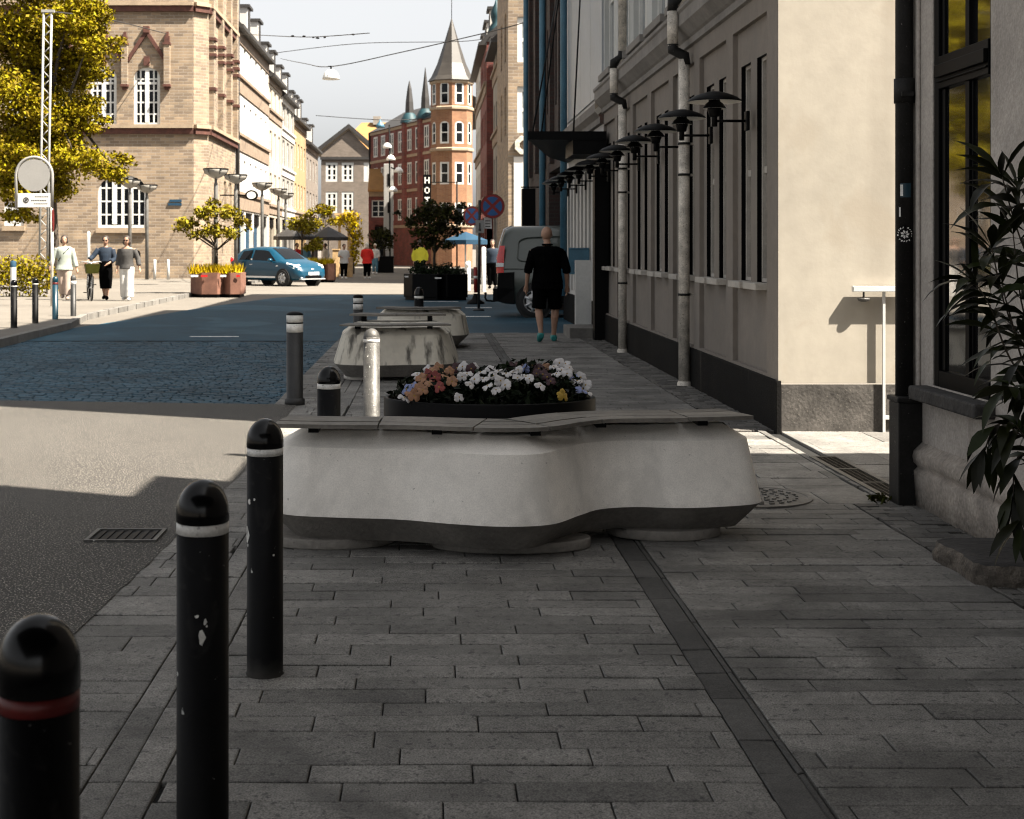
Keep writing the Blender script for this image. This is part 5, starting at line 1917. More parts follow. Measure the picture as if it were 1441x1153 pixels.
# planter beyond the car
Y3 = 60.
p3 = thing('street_planter', 'small rust brown planter box beyond the nose of the blue car', 'planter', (px(454, Y3), Y3, 0), world_coords=True)
pp = hexpot(p3, (px(450, Y3), Y3), 1.3, .78, 'corten', 0)
grass_top(p3, pp, .78, .25, 'leaf_yellow', 500, rp)
for (x, y, Y_, w, lab, sd, lm) in ((425, 310, 64, 26, 'young yellow leafed street tree by the cafe parasols', 41, 'leaf_small'), (455, 305, 70, 24, 'thin golden street tree beyond the cafe parasols', 42, 'leaf_tree'),
                                   (440, 345, 62, 14, 'low golden tree over the small rust brown planter', 43, 'leaf_small')):
    tb = []
    for k in range(7):
        s = Y_ / 2000 * w * rp.uniform(.35, .6)
        tb.append(((px(x + rp.uniform(-.8, .8) * w, Y_), Y_ + rp.uniform(-.6, .6), pz(y + rp.uniform(-.6, .6) * w * .8, Y_)), (s, s, s * .7)))
    tree(lab, 'tree', (px(x, Y_), Y_, 0), [(px(x, Y_), Y_, .0), (px(x, Y_), Y_, 1.4), (px(x, Y_), Y_, pz(y, Y_) - .3)], tb, 800, .17, lm, .06, 6, sd, shell=.2)
# yellow climber on timber posts and its boxes
Yv = 78.
tb = [((px(498, Yv), Yv, pz(315, Yv)), (.45, .4, .75)), ((px(502, Yv), Yv, pz(335, Yv)), (.42, .4, .7)), ((px(498, Yv), Yv, pz(358, Yv)), (.35, .35, .8)), ((px(490, Yv), Yv, pz(305, Yv)), (.6, .4, .35)), ((px(478, Yv), Yv, pz(312, Yv)), (.7, .4, .3))]
tree('bright yellow climbing shrub growing up timber posts', 'shrub', (px(497, Yv), Yv, 0), [(px(497, Yv), Yv, 0), (px(497, Yv), Yv, 1.5), (px(496, Yv), Yv, 3)], tb, 1500, .17, 'leaf_yellow', .07, 5, 51, name='climbing_shrub', shell=.2)
t = thing('pergola', 'timber posts carrying the yellow climbing shrub', 'pergola', (px(490, Yv), Yv + .5, 0), world_coords=True)
for x in (477, 490, 494):
    mb = MB()
    mb.box(px(x, Yv) - .07, px(x, Yv) + .07, Yv + .45, Yv + .6, 0, pz(303, Yv))
    mb.build('post', 'timber', t)
mb = MB()
mb.box(px(470, Yv), px(505, Yv), Yv + .40, Yv + .65, pz(303, Yv), pz(300, Yv))
mb.build('beam', 'timber', t)
for x0, x1, y1, lab in ((468, 477, 375, 'pale timber planter box between the rust box and the white clothed walker'), (487, 496, 388, 'tall pale timber planter box left of the red coated woman')):
    mb = MB()
    Yq = 70.
    mb.box(px(x0, Yq), px(x1, Yq), Yq, Yq + .5, 0, pz(352, Yq) if x0 == 468 else pz(364, Yq))
    mb.box(px(x0, Yq) - .03, px(x1, Yq) + .03, Yq - .03, Yq + .53, pz(352, Yq) if x0 == 468 else pz(364, Yq), (pz(352, Yq) if x0 == 468 else pz(364, Yq)) + .05)
    tag(mb.build('timber_box', 'timber'), lab, 'planter')
# dark tree in a tub behind the red coat
Yk = 82.
tb = []
for k in range(8):
    s = Yk / 2000 * rp.uniform(8, 13)
    tb.append(((px(541 + rp.uniform(-16, 16), Yk), Yk + rp.uniform(-.5, .5), pz(335 + rp.uniform(-10, 12), Yk)), (s, s, s * .7)))
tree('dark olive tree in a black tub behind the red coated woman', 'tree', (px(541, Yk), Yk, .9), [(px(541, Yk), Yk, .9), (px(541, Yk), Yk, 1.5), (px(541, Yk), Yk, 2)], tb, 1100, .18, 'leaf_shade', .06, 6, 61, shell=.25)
t = thing('plant_tub', 'tall black tub holding the dark olive tree', 'planter', (px(543, Yk), Yk, 0), world_coords=True)
mb = MB()
mb.box(px(531, Yk), px(554, Yk), Yk - .4, Yk + .4, 0, .86)
mb.box(px(530, Yk), px(555, Yk), Yk - .44, Yk + .44, .86, .95)
mb.build('tub_wall', 'black_metal', t)
# hedge by the sunlit pavement
Yh = 39.5
mb = MB()
leaf_cloud(mb, [((px(x, Yh), Yh + rp.uniform(-.3, .3), .1 + .55), (.55, .45, .62)) for x in range(-8, 72, 11)] + [((px(x, Yh), Yh, .95), (.4, .35, .3)) for x in range(0, 70, 14)], 2600, .11, rp, shell=.3)
tag(mb.build('hedge', 'leaf_tree'), 'clipped yellow green hedge beside the sunlit pavement', 'hedge')

# ================================================================== street lamps (bowl uplights)
def bowl_lamp(x, y, Y, label, s=1.):
    t = thing('street_lamp', label, 'street lamp', (px(x, Y), Y, .1), 0, 'bowl topped street lamps')
    zt = pz(y, Y) - .1
    mb = MB()
    mb.lathe([(.075 * s, 0), (.075 * s, zt - .45), (.05, zt - .40), (.05, zt - .22)], (0, 0, 0), 14, 0, True, cap0=True, cap1=True)
    mb.build('post', 'post_grey', t)
    mb = MB()
    mb.lathe([(.06, zt - .25), (.22 * s, zt - .18), (.38 * s, zt - .06), (.45 * s, zt + .10), (.44 * s, zt + .10), (.36 * s, zt - .04), (.20 * s, zt - .15), (.02, zt - .2)], (0, 0, 0), 22, 0, True, cap0=True)
    mb.build('bowl', 'dish', t)
    mb = MB()
    mb.lathe([(.455 * s, zt + .085), (.465 * s, zt + .10), (.455 * s, zt + .115)], (0, 0, 0), 22, 0, True)
    for k in range(6):
        a = PI / 3 * k
        mb.tube([(.06 * math.cos(a), .06 * math.sin(a), zt - .24), (.39 * s * math.cos(a), .39 * s * math.sin(a), zt - .06), (.46 * s * math.cos(a), .46 * s * math.sin(a), zt + .10)], .010, 5)
    mb.build('rim', 'black_metal', t)


for x, y, Y, lab in ((304, 242, 51, 'bowl topped street lamp rising behind the golden planter tree'), (332, 250, 55, 'bowl topped street lamp beside the rear of the blue car'),
                     (369, 261, 63, 'bowl topped street lamp behind the roof of the blue car'), (392, 269, 72, 'slimmer bowl topped street lamp next in line past the car'),
                     (402, 275, 78, 'small far bowl topped street lamp before the cafe'), (183, 257, 59, 'bowl topped street lamp in front of the low arched window'),
                     (207, 264, 60, 'dark posted street lamp at the edge of the low arched window')):
    bowl_lamp(x, y, Y, lab)
for x, Y, z, lab in ((125, 57, 2.0, 'tall thin white post behind the bicycle'), (218, 60, .85, 'short white post before the brick house, nearer the dark lamp post'), (237, 60, .85, 'short white post before the brick house, nearer the planter')):
    mb = MB()
    mb.lathe([(.06, 0), (.06, z - .03), (.03, z), (.005, z + .01)], (px(x, Y), Y, .1), 12, 0, True, cap0=True)
    tag(mb.build('marker_post', 'white_frame'), lab, 'post')
t = thing('marker_post', 'white post with a blue top in front of the hedge', 'post', (px(19, 37), 37, .1), world_coords=True)
mb = MB()
mb.lathe([(.075, .1), (.075, pz(376, 37))], (px(19, 37), 37, 0), 14, 0, True)
mb.build('shaft', 'white_frame', t)
mb = MB()
mb.lathe([(.078, pz(376, 37)), (.078, pz(368, 37)), (.03, pz(367, 37))], (px(19, 37), 37, 0), 14, 0, True, cap1=True)
mb.build('cap', 'blue_awning', t)

# ================================================================== arched sign, lattice mast
Ys = 33.
t = thing('arched_sign', 'arch framed grey disc sign over a white panel on a thin post', 'sign', (px(72, Ys), Ys, .1), world_coords=True)
mb = MB()
cxs, czs, rs_ = px(48.5, Ys), pz(247, Ys), Ys / 2000 * 25.5
pts = [(px(23.5, Ys), Ys, pz(294, Ys))] + [(cxs + rs_ * math.cos(a), Ys, czs + rs_ * math.sin(a)) for a in [PI - PI * k / 16 for k in range(17)]] + [(px(73.5, Ys), Ys, pz(294, Ys))]
mb.tube(pts, .035, 10)
mb.build('frame', 'sign_grey', t)
mb = MB()
n = 40
rd = Ys / 2000 * 22.5
mb.grid([[(cxs + rd * math.cos(2 * PI * k / n), yy, czs + rd * math.sin(2 * PI * k / n)) for k in range(n)] for yy in (Ys - .03, Ys + .03)], 0, False, True, True, True)
mb.build('disc', 'sign_grey', t)
mb = MB()
mb.box(px(25.5, Ys), px(71.5, Ys), Ys - .03, Ys + .03, pz(292, Ys), pz(272.5, Ys))
pn = mb.build('panel', 'white_frame', t, bevel=.006)
mb = MB()
cx_, cz_ = px(37.5, Ys), pz(282, Ys)
mb.grid([[(cx_ + r * math.cos(2 * PI * k / 20), Ys - .034, cz_ + r * math.sin(2 * PI * k / 20)) for k in range(20)] for r in (.068, .042)], 0, False)
mb.grid([[(cx_ + r * math.cos(2 * PI * k / 14), Ys - .034, cz_ + r * math.sin(2 * PI * k / 14)) for k in range(14)] for r in (.028, .002)], 0, False)
for k in range(9):
    x = px(45, Ys) + .04 * k
    mb.box(x, x + .025, Ys - .034, Ys - .031, pz(283, Ys), pz(281.5, Ys))
for k in range(8):
    x = px(50, Ys) + .04 * k
    mb.box(x, x + .028, Ys - .034, Ys - .031, pz(277.5, Ys), pz(276.6, Ys))
    mb.box(x - .02, x + .01, Ys - .034, Ys - .031, pz(287.3, Ys), pz(286.5, Ys))
mb.build('emblem', 'slate', pn)
mb = MB()
mb.tube([(px(73.5, Ys), Ys, .08), (px(73.5, Ys), Ys, pz(292, Ys))], .035, 10)
mb.build('post', 'zinc', t)
mb = MB()
xs_ = px(75.5, Ys)
ring_ = [[(xs_ + dx, Ys - .02 + .26 * math.cos(2 * PI * k / 24) * .3, pz(310, Ys) + .26 * math.sin(2 * PI * k / 24)) for k in range(24)] for dx in (-.008, .008)]
mb.grid(ring_, 0, False, True, True, True)
mb.build('side_sign', 'band_red', t)
Ym = 41.5
t = thing('lattice_mast', 'thin white lattice mast with a span wire in front of the big tree', 'mast', (px(60, Ym), Ym, .1), world_coords=True)
zt_, zb_ = pz(18, Ym), .1
mb = MB()
xl0, xl1 = px(55, Ym), px(62, Ym)
xr0, xr1 = px(66, Ym), px(73, Ym)
for q in ((xl0, xl1), (xr0, xr1)):
    mb.tube([(q[0], Ym, zb_), (q[1], Ym, zt_)], .034, 8)
nb = 34
for k in range(nb):
    f0, f1 = k / nb, (k + 1) / nb
    a0, a1 = xl0 + (xl1 - xl0) * f0, xl0 + (xl1 - xl0) * f1
    b0, b1 = xr0 + (xr1 - xr0) * f0, xr0 + (xr1 - xr0) * f1
    z0, z1 = zb_ + (zt_ - zb_) * f0, zb_ + (zt_ - zb_) * f1
    mb.tube([(a0, Ym, z0), (b1, Ym, z1)] if k % 2 else [(b0, Ym, z0), (a1, Ym, z1)], .016, 5)
mb.build('lattice', 'mast_paint', t)
mb = MB()
mb.box(px(59, Ym), px(77, Ym), Ym - .05, Ym + .05, zt_, zt_ + .08)
mb.build('cross_arm', 'mast_paint', t)


def cable(label, pts, r=.018):
    mb = MB()
    mb.tube(open_spline(pts, 8) if len(pts) > 2 else pts, r, 6)
    return tag(mb.build('overhead_cable', 'slate'), label, 'cable')


def c3(x, y, Y):
    return (px(x, Y), Y, pz(y, Y))


cable('pale span wire running from the lattice mast to the brick corner house', [c3(75, 17, Ym), c3(150, 27, 52), c3(235, 48, 61.7)], .02)
cable('overhead wire carrying the white hanging lamp across the street', [c3(395, 83, 88), c3(430, 90, 66), c3(466, 94, 50), c3(560, 75, 47), c3(690, 45, 43), c3(752, 28, 41)], .016)
cable('knotted overhead wire above the white hanging lamp', [c3(330, 48, 73), c3(410, 52, 60), c3(450, 52, 55), c3(520, 47, 50)], .016)
cable('thin low overhead wire before the tan hall', [c3(445, 163, 112), c3(535, 169, 104), c3(590, 168, 107)], .025)
cable('thin high overhead wire behind the pointed tower', [c3(350, 80, 90), c3(500, 62, 85), c3(660, 58, 80), c3(712, 40, 64)], .02)
mb = MB()
for x, y, w in ((412, 51, 5), (428, 51.5, 5), (441, 53, 4), (447, 54, 6), (457, 53, 4), (497, 49, 5)):
    a = c3(x, y, 55)
    mb.ball(a, w * .0135, .04, .035, 8, 5)
tag(mb.build('wire_fittings', 'black_metal'), 'string of dark fittings strung along the knotted overhead wire', 'wire fittings')
t = thing('hanging_lamp', 'white dome street lamp hanging from an overhead wire', 'street lamp', c3(466, 103, 50), world_coords=True)
c = c3(466, 112, 50)
mb = MB()
mb.lathe([(.31, 0), (.30, .06), (.24, .22), (.14, .32), (.04, .35)], c, 24, 0, True, cap0=True, cap1=True)
mb.build('dome', 'lamp_white', t)
mb = MB()
mb.tube([(c[0], c[1], c[2] + .34), (c[0], c[1], c[2] + .47)], .03, 8)
mb.box(c[0] - .10, c[0] + .10, c[1] - .02, c[1] + .02, c[2] + .44, c[2] + .47)
mb.build('hanger', 'black_metal', t)
t = thing('hanging_lamp', 'small dark hanging lamp low in front of the tan hall roof', 'street lamp', c3(535, 176, 104), world_coords=True)
c = c3(535, 180, 104)
mb = MB()
mb.lathe([(.35, 0), (.28, .22), (.10, .42), (.04, .6)], c, 18, 0, True, cap0=True, cap1=True)
mb.build('dome', 'blue_pipe', t)
t = thing('lamp_cluster', 'dark lamp column with four white globe shades before the hotel', 'street lamp', (px(549, 92), 92, 0), world_coords=True)
mb = MB()
mb.tube([c3(549, 371, 92), c3(548, 176, 92)], .05, 8)
for a, b in (((548, 200), (545, 203)), ((549, 218), (550, 222)), ((550, 236), (560, 240)), ((550, 262), (553, 266))):
    mb.tube([c3(*a, 92), c3(*b, 92)], .04, 6)
mb.build('column', 'black_metal', t)
for x, y in ((545, 206), (550, 223), (561, 240), (553, 267)):
    c = c3(x, y + 3, 92)
    mb = MB()
    mb.lathe([(.30, 0), (.28, .15), (.15, .32), (.04, .36)], c, 16, 0, True, cap0=True, cap1=True)
    mb.build('lamp_shade', 'lamp_white', t)

# ================================================================== no stopping signs
Yn = 33.
t = thing('sign_post', 'grey post with two round no stopping signs and small plates', 'road sign', (px(673, Yn), Yn, 0), world_coords=True)
mb = MB()
mb.tube([(px(673.5, Yn), Yn, -.02), (px(675, Yn), Yn, pz(282, Yn))], .032, 10)
mb.lathe([(.14, 0), (.12, .03), (.05, .05)], (px(673.5, Yn), Yn, 0), 16, 0, True, cap0=True)
mb.build('post', 'bollard_grey', t)


def round_sign(cx, cy, y_, r, yaw):
    c = Vector((px(cx, y_), y_, pz(cy, y_)))
    ud = Vector((math.cos(yaw), math.sin(yaw), 0))
    nn = Vector((ud.y, -ud.x, 0))

    def P(a, rad, d):
        q = c + ud * rad * math.cos(a) + Vector((0, 0, rad * math.sin(a))) + nn * d
        return q
    n = 36
    mb = MB()
    mb.grid([[P(2 * PI * k / n, r, d) for k in range(n)] for d in (-.012, .0)], 0, False, True, True, True)
    o = mb.build('disc', 'sign_red', t)
    mb = MB()
    for k in range(4):
        a = PI / 2 * k
        fan = []
        for j in range(11):
            fan.append(P(a - .62 + 1.24 * j / 10, r * .80, .006))
        fan.append(P(a, r * .17, .006))
        mb.face(fan)
    mb.build('blue_field', 'sign_blue', o)
    mb = MB()
    mb.grid([[P(2 * PI * k / n, r * q, d) for k in range(n)] for q, d in ((1.0, .001), (1.025, .004), (1.025, -.012))], 0, False)
    mb.build('rim', 'bollard_grey', o)


round_sign(693, 290.5, Yn - .06, Yn / 2000 * 16.8, .0)
round_sign(664, 304, Yn + .10, Yn / 2000 * 13.5, -.55)
mb = MB()
mb.box(px(669, Yn), px(681, Yn), Yn - .06, Yn - .04, pz(328, Yn), pz(310, Yn))
pa = mb.build('plate', 'sign_grey', t)
mb = MB()
mb.box(px(674, Yn), px(676, Yn), Yn - .066, Yn - .061, pz(325, Yn), pz(314, Yn))
mb.lathe([(.03, 0), (.03, .05)], (px(675, Yn), Yn - .066, pz(325.5, Yn)), 8, 0, True, 1, .1)
mb.build('arrow', 'slate', pa)
mb = MB()
mb.box(px(681, Yn + .1), px(692, Yn + .1), Yn + .08, Yn + .1, pz(322, Yn), pz(306, Yn))
pa = mb.build('plate', 'lamp_white', t)
mb = MB()
for z in (311, 315, 319):
    mb.box(px(683, Yn), px(690, Yn), Yn + .072, Yn + .079, pz(z + .6, Yn), pz(z - .6, Yn))
mb.build('lettering', 'slate', pa)

t = thing('marker_pole', 'red pole with a white band on a flared foot beside the sign post', 'pole', (px(669, 37), 37, 0), world_coords=True)
mb = MB()
mb.tube([c3(669.5, 412, 37), c3(669, 376, 37)], .05, 12)
mb.build('shaft', 'sign_red', t)
mb = MB()
mb.tube([c3(669.5, 392, 37), c3(669.4, 388.5, 37)], .055, 12)
mb.build('band', 'lamp_white', t)
mb = MB()
mb.lathe([(.24, -.01), (.22, .04), (.10, .12), (.06, .26)], (px(669.5, 37), 37, 0), 16, 0, True, cap0=True)
mb.build('foot', 'black_metal', t)
mb = MB()
mb.lathe([(.08, 0), (.08, .95), (.04, 1.0)], (px(659, 48), 48, 0), 12, 0, True, cap1=True)
mb.ball((px(658, 48), 48 - .03, .88), .10, .09, .10)
tag(mb.build('marker_post', 'lamp_white'), 'short white post with a knob behind the dark planter', 'post')
mb = MB()
mb.lathe([(.075, 0), (.075, 1.45), (.03, 1.48)], (px(680.5, 47), 47, 0), 12, 0, True, cap1=True)
tag(mb.build('marker_post', 'lamp_white'), 'tall white post between the sign post and the van', 'post')
mb = MB()
mb.tube([c3(521, 382, 80), c3(521, 357, 80)], .05, 8)
mb.ball(c3(515, 352, 80), .12)
tag(mb.build('globe_post', 'black_metal'), 'small dark post with a globe by the black tub', 'post')


def parasol(label, x, y, Y, w, col, h=.5):
    t = thing('parasol', label, 'parasol', (px(x, Y), Y, 0), world_coords=True)
    c = c3(x, y, Y)
    mb = MB()
    mb.lathe([(w, -.16), (w, 0), (w * .5, h * .55), (.03, h)], c, 8, 0, False, cap1=True)
    mb.build('canopy', col, t)
    mb = MB()
    mb.tube([(c[0], c[1], 0), (c[0], c[1], c[2] + h)], .03, 8)
    mb.build('pole', 'white_frame', t)


parasol('dark cafe parasol beside the far lamp posts', 415, 333, 66, 1.0, 'slate')
parasol('dark cafe parasol beyond the yellow street tree', 462, 334, 68, .95, 'slate')
parasol('blue parasol spread behind the dark tree and sign post', 655, 338, 52, .8, 'blue_awning', .3)
t = thing('clock_sign', 'round dark projecting sign on the white banded town house', 'sign', (px(354, 66), 66, 4), world_coords=True)
cz = pz(275, 66)
mb = MB()
mb.grid([[(px(354, 66) + r * math.cos(2 * PI * k / 20), 66 + d, cz + r * .8 * math.sin(2 * PI * k / 20)) for k in range(20)] for r, d in ((.30, .12), (.30, 0), (.21, -.02))], 0, False, True, True, False)
mb.build('rim', 'black_metal', t)
mb = MB()
mb.face([(px(354, 66) + .21 * math.cos(2 * PI * k / 20), 65.98, cz + .21 * .8 * math.sin(2 * PI * k / 20)) for k in range(20)])
mb.build('face', 'lamp_white', t)
mb = MB()
mb.box(-9.75, px(350, 66), 66.03, 66.09, cz - .03, cz + .03)
mb.build('bracket', 'black_metal', t)


# ================================================================== vehicles (x forward, y to the left)
def vehicle(t, st, paint, win_m, side_wins, wind, rear, wheels, wr, wid, cladding=None):
    """st: stations (x, z_bottom, z_belt, z_top, half_w, half_w_top)"""
    def ring(s):
        x, zb, zs, zt, w, wt = s
        zm = zb + (zs - zb) * .45
        hp = [(0, zb), (w * .82, zb), (w * .96, zb + .07), (w, zm), (w * .985, zs - .03), (w * .955, zs + .02), (wt + (w * .955 - wt) * .12, zt - (zt - zs) * .16), (wt * .86, zt - (zt - zs) * .02), (wt * .45, zt + .012), (0, zt + .018)]
        return [(x, -y, z) for y, z in hp] + [(x, y, z) for y, z in reversed(hp[1:-1])]
    mb = MB()
    mb.grid([ring(s) for s in st], 0, True, True, True, True)
    body = mb.build('body', paint, t)

    def at(x):
        for a, b in zip(st, st[1:]):
            if a[0] <= x <= b[0]:
                f = (x - a[0]) / (b[0] - a[0])
                return tuple(p + (q - p) * f for p, q in zip(a, b))
        return st[-1]

    def sidept(x, f, sgn, off=.008):
        s = at(x)
        w0, w1 = s[4] * .955, s[5] + (s[4] * .955 - s[5]) * .12
        z0, z1 = s[2] + .02, s[3] - (s[3] - s[2]) * .16
        return (x, sgn * (w0 + (w1 - w0) * f + off), z0 + (z1 - z0) * f)
    for sgn in (-1, 1):
        for quad in side_wins:
            mb = MB()
            n = 6
            (x0b, f0b), (x1b, f1b), (x1t, f1t), (x0t, f0t) = quad
            bot = [sidept(x0b + (x1b - x0b) * k / n, f0b + (f1b - f0b) * k / n, sgn) for k in range(n + 1)]
            top = [sidept(x0t + (x1t - x0t) * k / n, f0t + (f1t - f0t) * k / n, sgn) for k in range(n + 1)]
            mb.grid([bot, top], 0, True, False)
            mb.build('side_window', win_m, body)
    for nm, (xa, xb) in (('windscreen', wind), ('rear_window', rear)):
        if xa is None:
            continue
        rows = []
        for k in range(7):
            x = xa + (xb - xa) * k / 6
            s = at(x)
            rows.append([(x, q * s[5] * .80, s[3] + .026 - abs(q) * .012) for q in (-1, -.5, 0, .5, 1)])
        mb = MB()
        mb.grid(rows, 0, True, False)
        mb.build(nm, win_m, body)
    for wx in wheels:
        for sgn in (-1, 1):
            yo = sgn * wid
            mb = MB()
            mb.grid([[(wx + wr * 1.17 * math.cos(2 * PI * k / 28), yo + sgn * d, wr + wr * 1.17 * math.sin(2 * PI * k / 28)) for k in range(28)] for d in (-.2, .014)], 0, False, True, True, True)
            mb.build('wheel_arch', 'tyre', t)
            mb = MB()
            mb.grid([[(wx + r * math.cos(2 * PI * k / 28), yo + sgn * d, wr + r * math.sin(2 * PI * k / 28)) for k in range(28)] for r, d in ((wr * .6, -.16), (wr * .95, -.16), (wr, -.12), (wr, .0), (wr * .95, .035), (wr * .68, .03))], 0, True)
            w = mb.build('wheel', 'tyre', t)
            mb = MB()
            mb.grid([[(wx + r * math.cos(2 * PI * k / 28), yo + sgn * d, wr + r * math.sin(2 * PI * k / 28)) for k in range(28)] for r, d in ((wr * .68, .03), (wr * .62, .012), (wr * .15, .02))], 0, False, cap1=True)
            for k in range(7):
                a = 2 * PI * k / 7
                ca, sa = math.cos(a), math.sin(a)
                mb.tube([(wx + wr * .1 * ca, yo + sgn * .03, wr + wr * .1 * sa), (wx + wr * .64 * ca, yo + sgn * .032, wr + wr * .64 * sa)], .028, 6)
            mb.build('rim', 'alloy', w)
    return body, at


a_car = math.radians(-41)
fwx, fwy = px(400, 53.6), 53.6
lx, ly = 3.12, -.76
car_loc = (fwx - (lx * math.cos(a_car) - ly * math.sin(a_car)), fwy - (lx * math.sin(a_car) + ly * math.cos(a_car)), 0)
car = thing('parked_car', 'blue three door hatchback on the sunlit street behind the planter', 'car', car_loc, a_car)
cst = [(0, .42, .66, .70, .60, .48), (.04, .34, .80, .88, .74, .60), (.14, .26, .90, 1.02, .79, .62), (.34, .22, .95, 1.26, .82, .60), (.62, .21, .955, 1.42, .835, .585), (1.2, .20, .95, 1.475, .84, .58), (1.9, .20, .93, 1.47, .842, .58),
       (2.2, .20, .92, 1.42, .842, .58), (2.6, .20, .915, 1.20, .842, .60), (2.95, .20, .905, .99, .84, .64), (3.3, .20, .86, .93, .825, .62), (3.6, .22, .77, .84, .79, .58), (3.78, .24, .66, .74, .73, .54), (3.88, .28, .56, .62, .64, .48), (3.92, .36, .50, .54, .55, .42)]
body, _ = vehicle(car, cst, 'car_blue', 'glass', [[(.62, .05), (1.28, .05), (1.28, .92), (.72, .88)], [(1.38, .05), (2.72, .05), (2.15, .92), (1.38, .94)]], (2.16, 2.93), (.16, .56), (.62, 3.12), .305, .835)
for s in (-1, 1):
    mb = MB()
    mb.grid([[(3.28, s * .78, .80), (3.28, s * .77, .87), (3.30, s * .55, .905)], [(3.62, s * .745, .66), (3.66, s * .70, .775), (3.66, s * .47, .80)], [(3.81, s * .66, .60), (3.82, s * .60, .66), (3.80, s * .42, .68)]], 0, True, False)
    mb.v = [(x + .012, y * 1.045, z + .012) for x, y, z in mb.v]
    mb.build('headlight', 'lamp_clear', car)
    mb = MB()
    mb.ball((2.52, s * .93, .98), .09, .10, .07, 12, 8)
    mb.tube([(2.50, s * .80, .93), (2.52, s * .90, .96)], .03, 6)
    mb.build('wing_mirror', 'car_blue', car)
    mb = MB()
    mb.box(1.0, 2.72, s * .85 - .012, s * .85 + .012, .30, .37)
    mb.build('sill_trim', 'chrome', car)
    mb = MB()
    mb.box(2.76, 2.86, s * .845 - .008, s * .845 + .008, .74, .78)
    mb.build('side_repeater', 'lamp_clear', car)
    mb = MB()
    mb.ball((3.84, s * .56, .38), .05, .06, .05, 10, 6)
    mb.build('fog_light', 'lamp_clear', car)
    mb = MB()
    mb.ball((.07, s * .69, .95), .05, .07, .16, 10, 6)
    mb.build('tail_light', 'tail_red', car)
    mb = MB()
    mb.box(1.30, 1.36, s * .80 - .01, s * .80 + .012, .98, 1.03)
    mb.box(1.28, 1.44, s * .85 - .01, s * .85 + .012, .80, .82)
    mb.build('door_handle', 'chrome', car)
mb = MB()
mb.box(3.90, 3.945, -.27, .27, .42, .53)
mb.build('number_plate', 'lamp_white', car)
mb = MB()
mb.box(3.86, 3.925, -.42, .42, .30, .40)
mb.build('lower_grille', 'black_metal', car)
mb = MB()
mb.box(3.80, 3.93, -.62, .62, .25, .29)
mb.build('bumper_lip', 'chrome', car)
mb = MB()
mb.ball((3.87, 0, .63), .02, .09, .04, 12, 6)
mb.build('badge', 'chrome', car)

van = thing('delivery_van', 'grey green panel van driving into the dark gateway', 'van', (px(704, 29.7), 30.65, 0), math.radians(-4))
vst = [(0, .40, .86, .92, .88, .80), (.03, .34, 1.12, 1.20, .90, .82), (.08, .30, 1.16, 1.60, .915, .80), (.16, .28, 1.17, 1.84, .925, .79), (.30, .27, 1.17, 1.90, .93, .79), (1.5, .26, 1.16, 1.92, .935, .79), (3.0, .26, 1.14, 1.90, .935, .79), (3.4, .26, 1.12, 1.82, .935, .79), (3.9, .26, 1.10, 1.45, .93, .78),
       (4.3, .26, 1.06, 1.14, .92, .76), (4.7, .28, .94, 1.02, .86, .70), (4.85, .34, .78, .86, .76, .6), (4.9, .42, .6, .66, .66, .5)]
vb, _ = vehicle(van, vst, 'van_grey', 'glass', [[(2.55, .05), (3.85, .05), (3.35, .9), (2.6, .92)]], (3.38, 4.25), (None, None), (.78, 4.0), .34, .925)
mb = MB()
mb.grid([[(x, -y, z) for x, y, z in ((.0, .89, .33), (.0, .935, .62), (.02, .945, .93))], [(x, -y, z) for x, y, z in ((.36, .955, .28), (.36, .965, .60), (.36, .965, .95))]], 0, False, False)
mb.box(-.09, .10, -.90, .90, .33, .60)
mb.build('rear_bumper', 'black_metal', van)
mb = MB()
mb.box(1.20, 3.58, -.956, -.925, .30, .95)
mb.box(1.20, 3.58, .925, .956, .30, .95)
mb.build('sill_cladding', 'black_metal', van)
for s in (-1, 1):
    mb = MB()
    mb.grid([[(-.015, s * .80, .92), (-.02, s * .82, 1.24), (.045, s * .82, 1.50)], [(.01, s * .925, .92), (.01, s * .93, 1.24), (.07, s * .90, 1.50)], [(.14, s * .942, .92), (.14, s * .945, 1.22), (.16, s * .915, 1.50)]], 0, True, False)
    mb.build('tail_light', 'tail_red', van)
    mb = MB()
    mb.box(-.025, .135, s * .90 - .05, s * .90 + .05, 1.06, 1.14)
    mb.build('reversing_lamp', 'lamp_clear', van)
# pressed side panel: a raised rounded frame
for s in (-1, 1):
    mb = MB()
    xs0, xs1, z0, z1 = .42, 2.35, 1.18, 1.72
    pt = []
    for cxp, czp, a0 in ((xs1 - .12, z1 - .1, 0), (xs0 + .30, z1 - .16, PI / 2), (xs0 + .1, z0 + .1, PI), (xs1 - .12, z0 + .1, 1.5 * PI)):
        for k in range(6):
            a = a0 + PI / 2 * k / 5
            rx = .12 if cxp > 1 else (.28 if czp > 1.4 else .10)
            pt.append((cxp + rx * math.cos(a), czp + (.12 if czp > 1.4 else .1) * math.sin(a)))

    def yy(z):
        return .915 - max(0, (z - 1.17)) / .65 * .11
    pth = [(x, s * (yy(z) + .006), z) for x, z in pt]
    mb.tube(pth + [pth[0]], .014, 6)
    mb.build('panel_pressing', 'van_grey', van)
    mb = MB()
    mb.tube([(.12, s * .937, 1.02), (2.6, s * .945, 1.0)], .012, 6)
    mb.build('rub_line', 'van_grey', van)
mb = MB()
mb.tube([(.05, -.35, .34), (-.10, -.35, .32), (-.24, -.35, .33), (-.27, -.35, .40), (-.26, -.35, .46)], .022, 8)
mb.ball((-.26, -.35, .48), .03)
mb.build('tow_hook', 'black_metal', van)
mb = MB()
mb.tube([(-.02, -.86, 1.1), (.05, -.83, 1.55), (.14, -.81, 1.84), (.30, -.81, 1.915)], .014, 6)
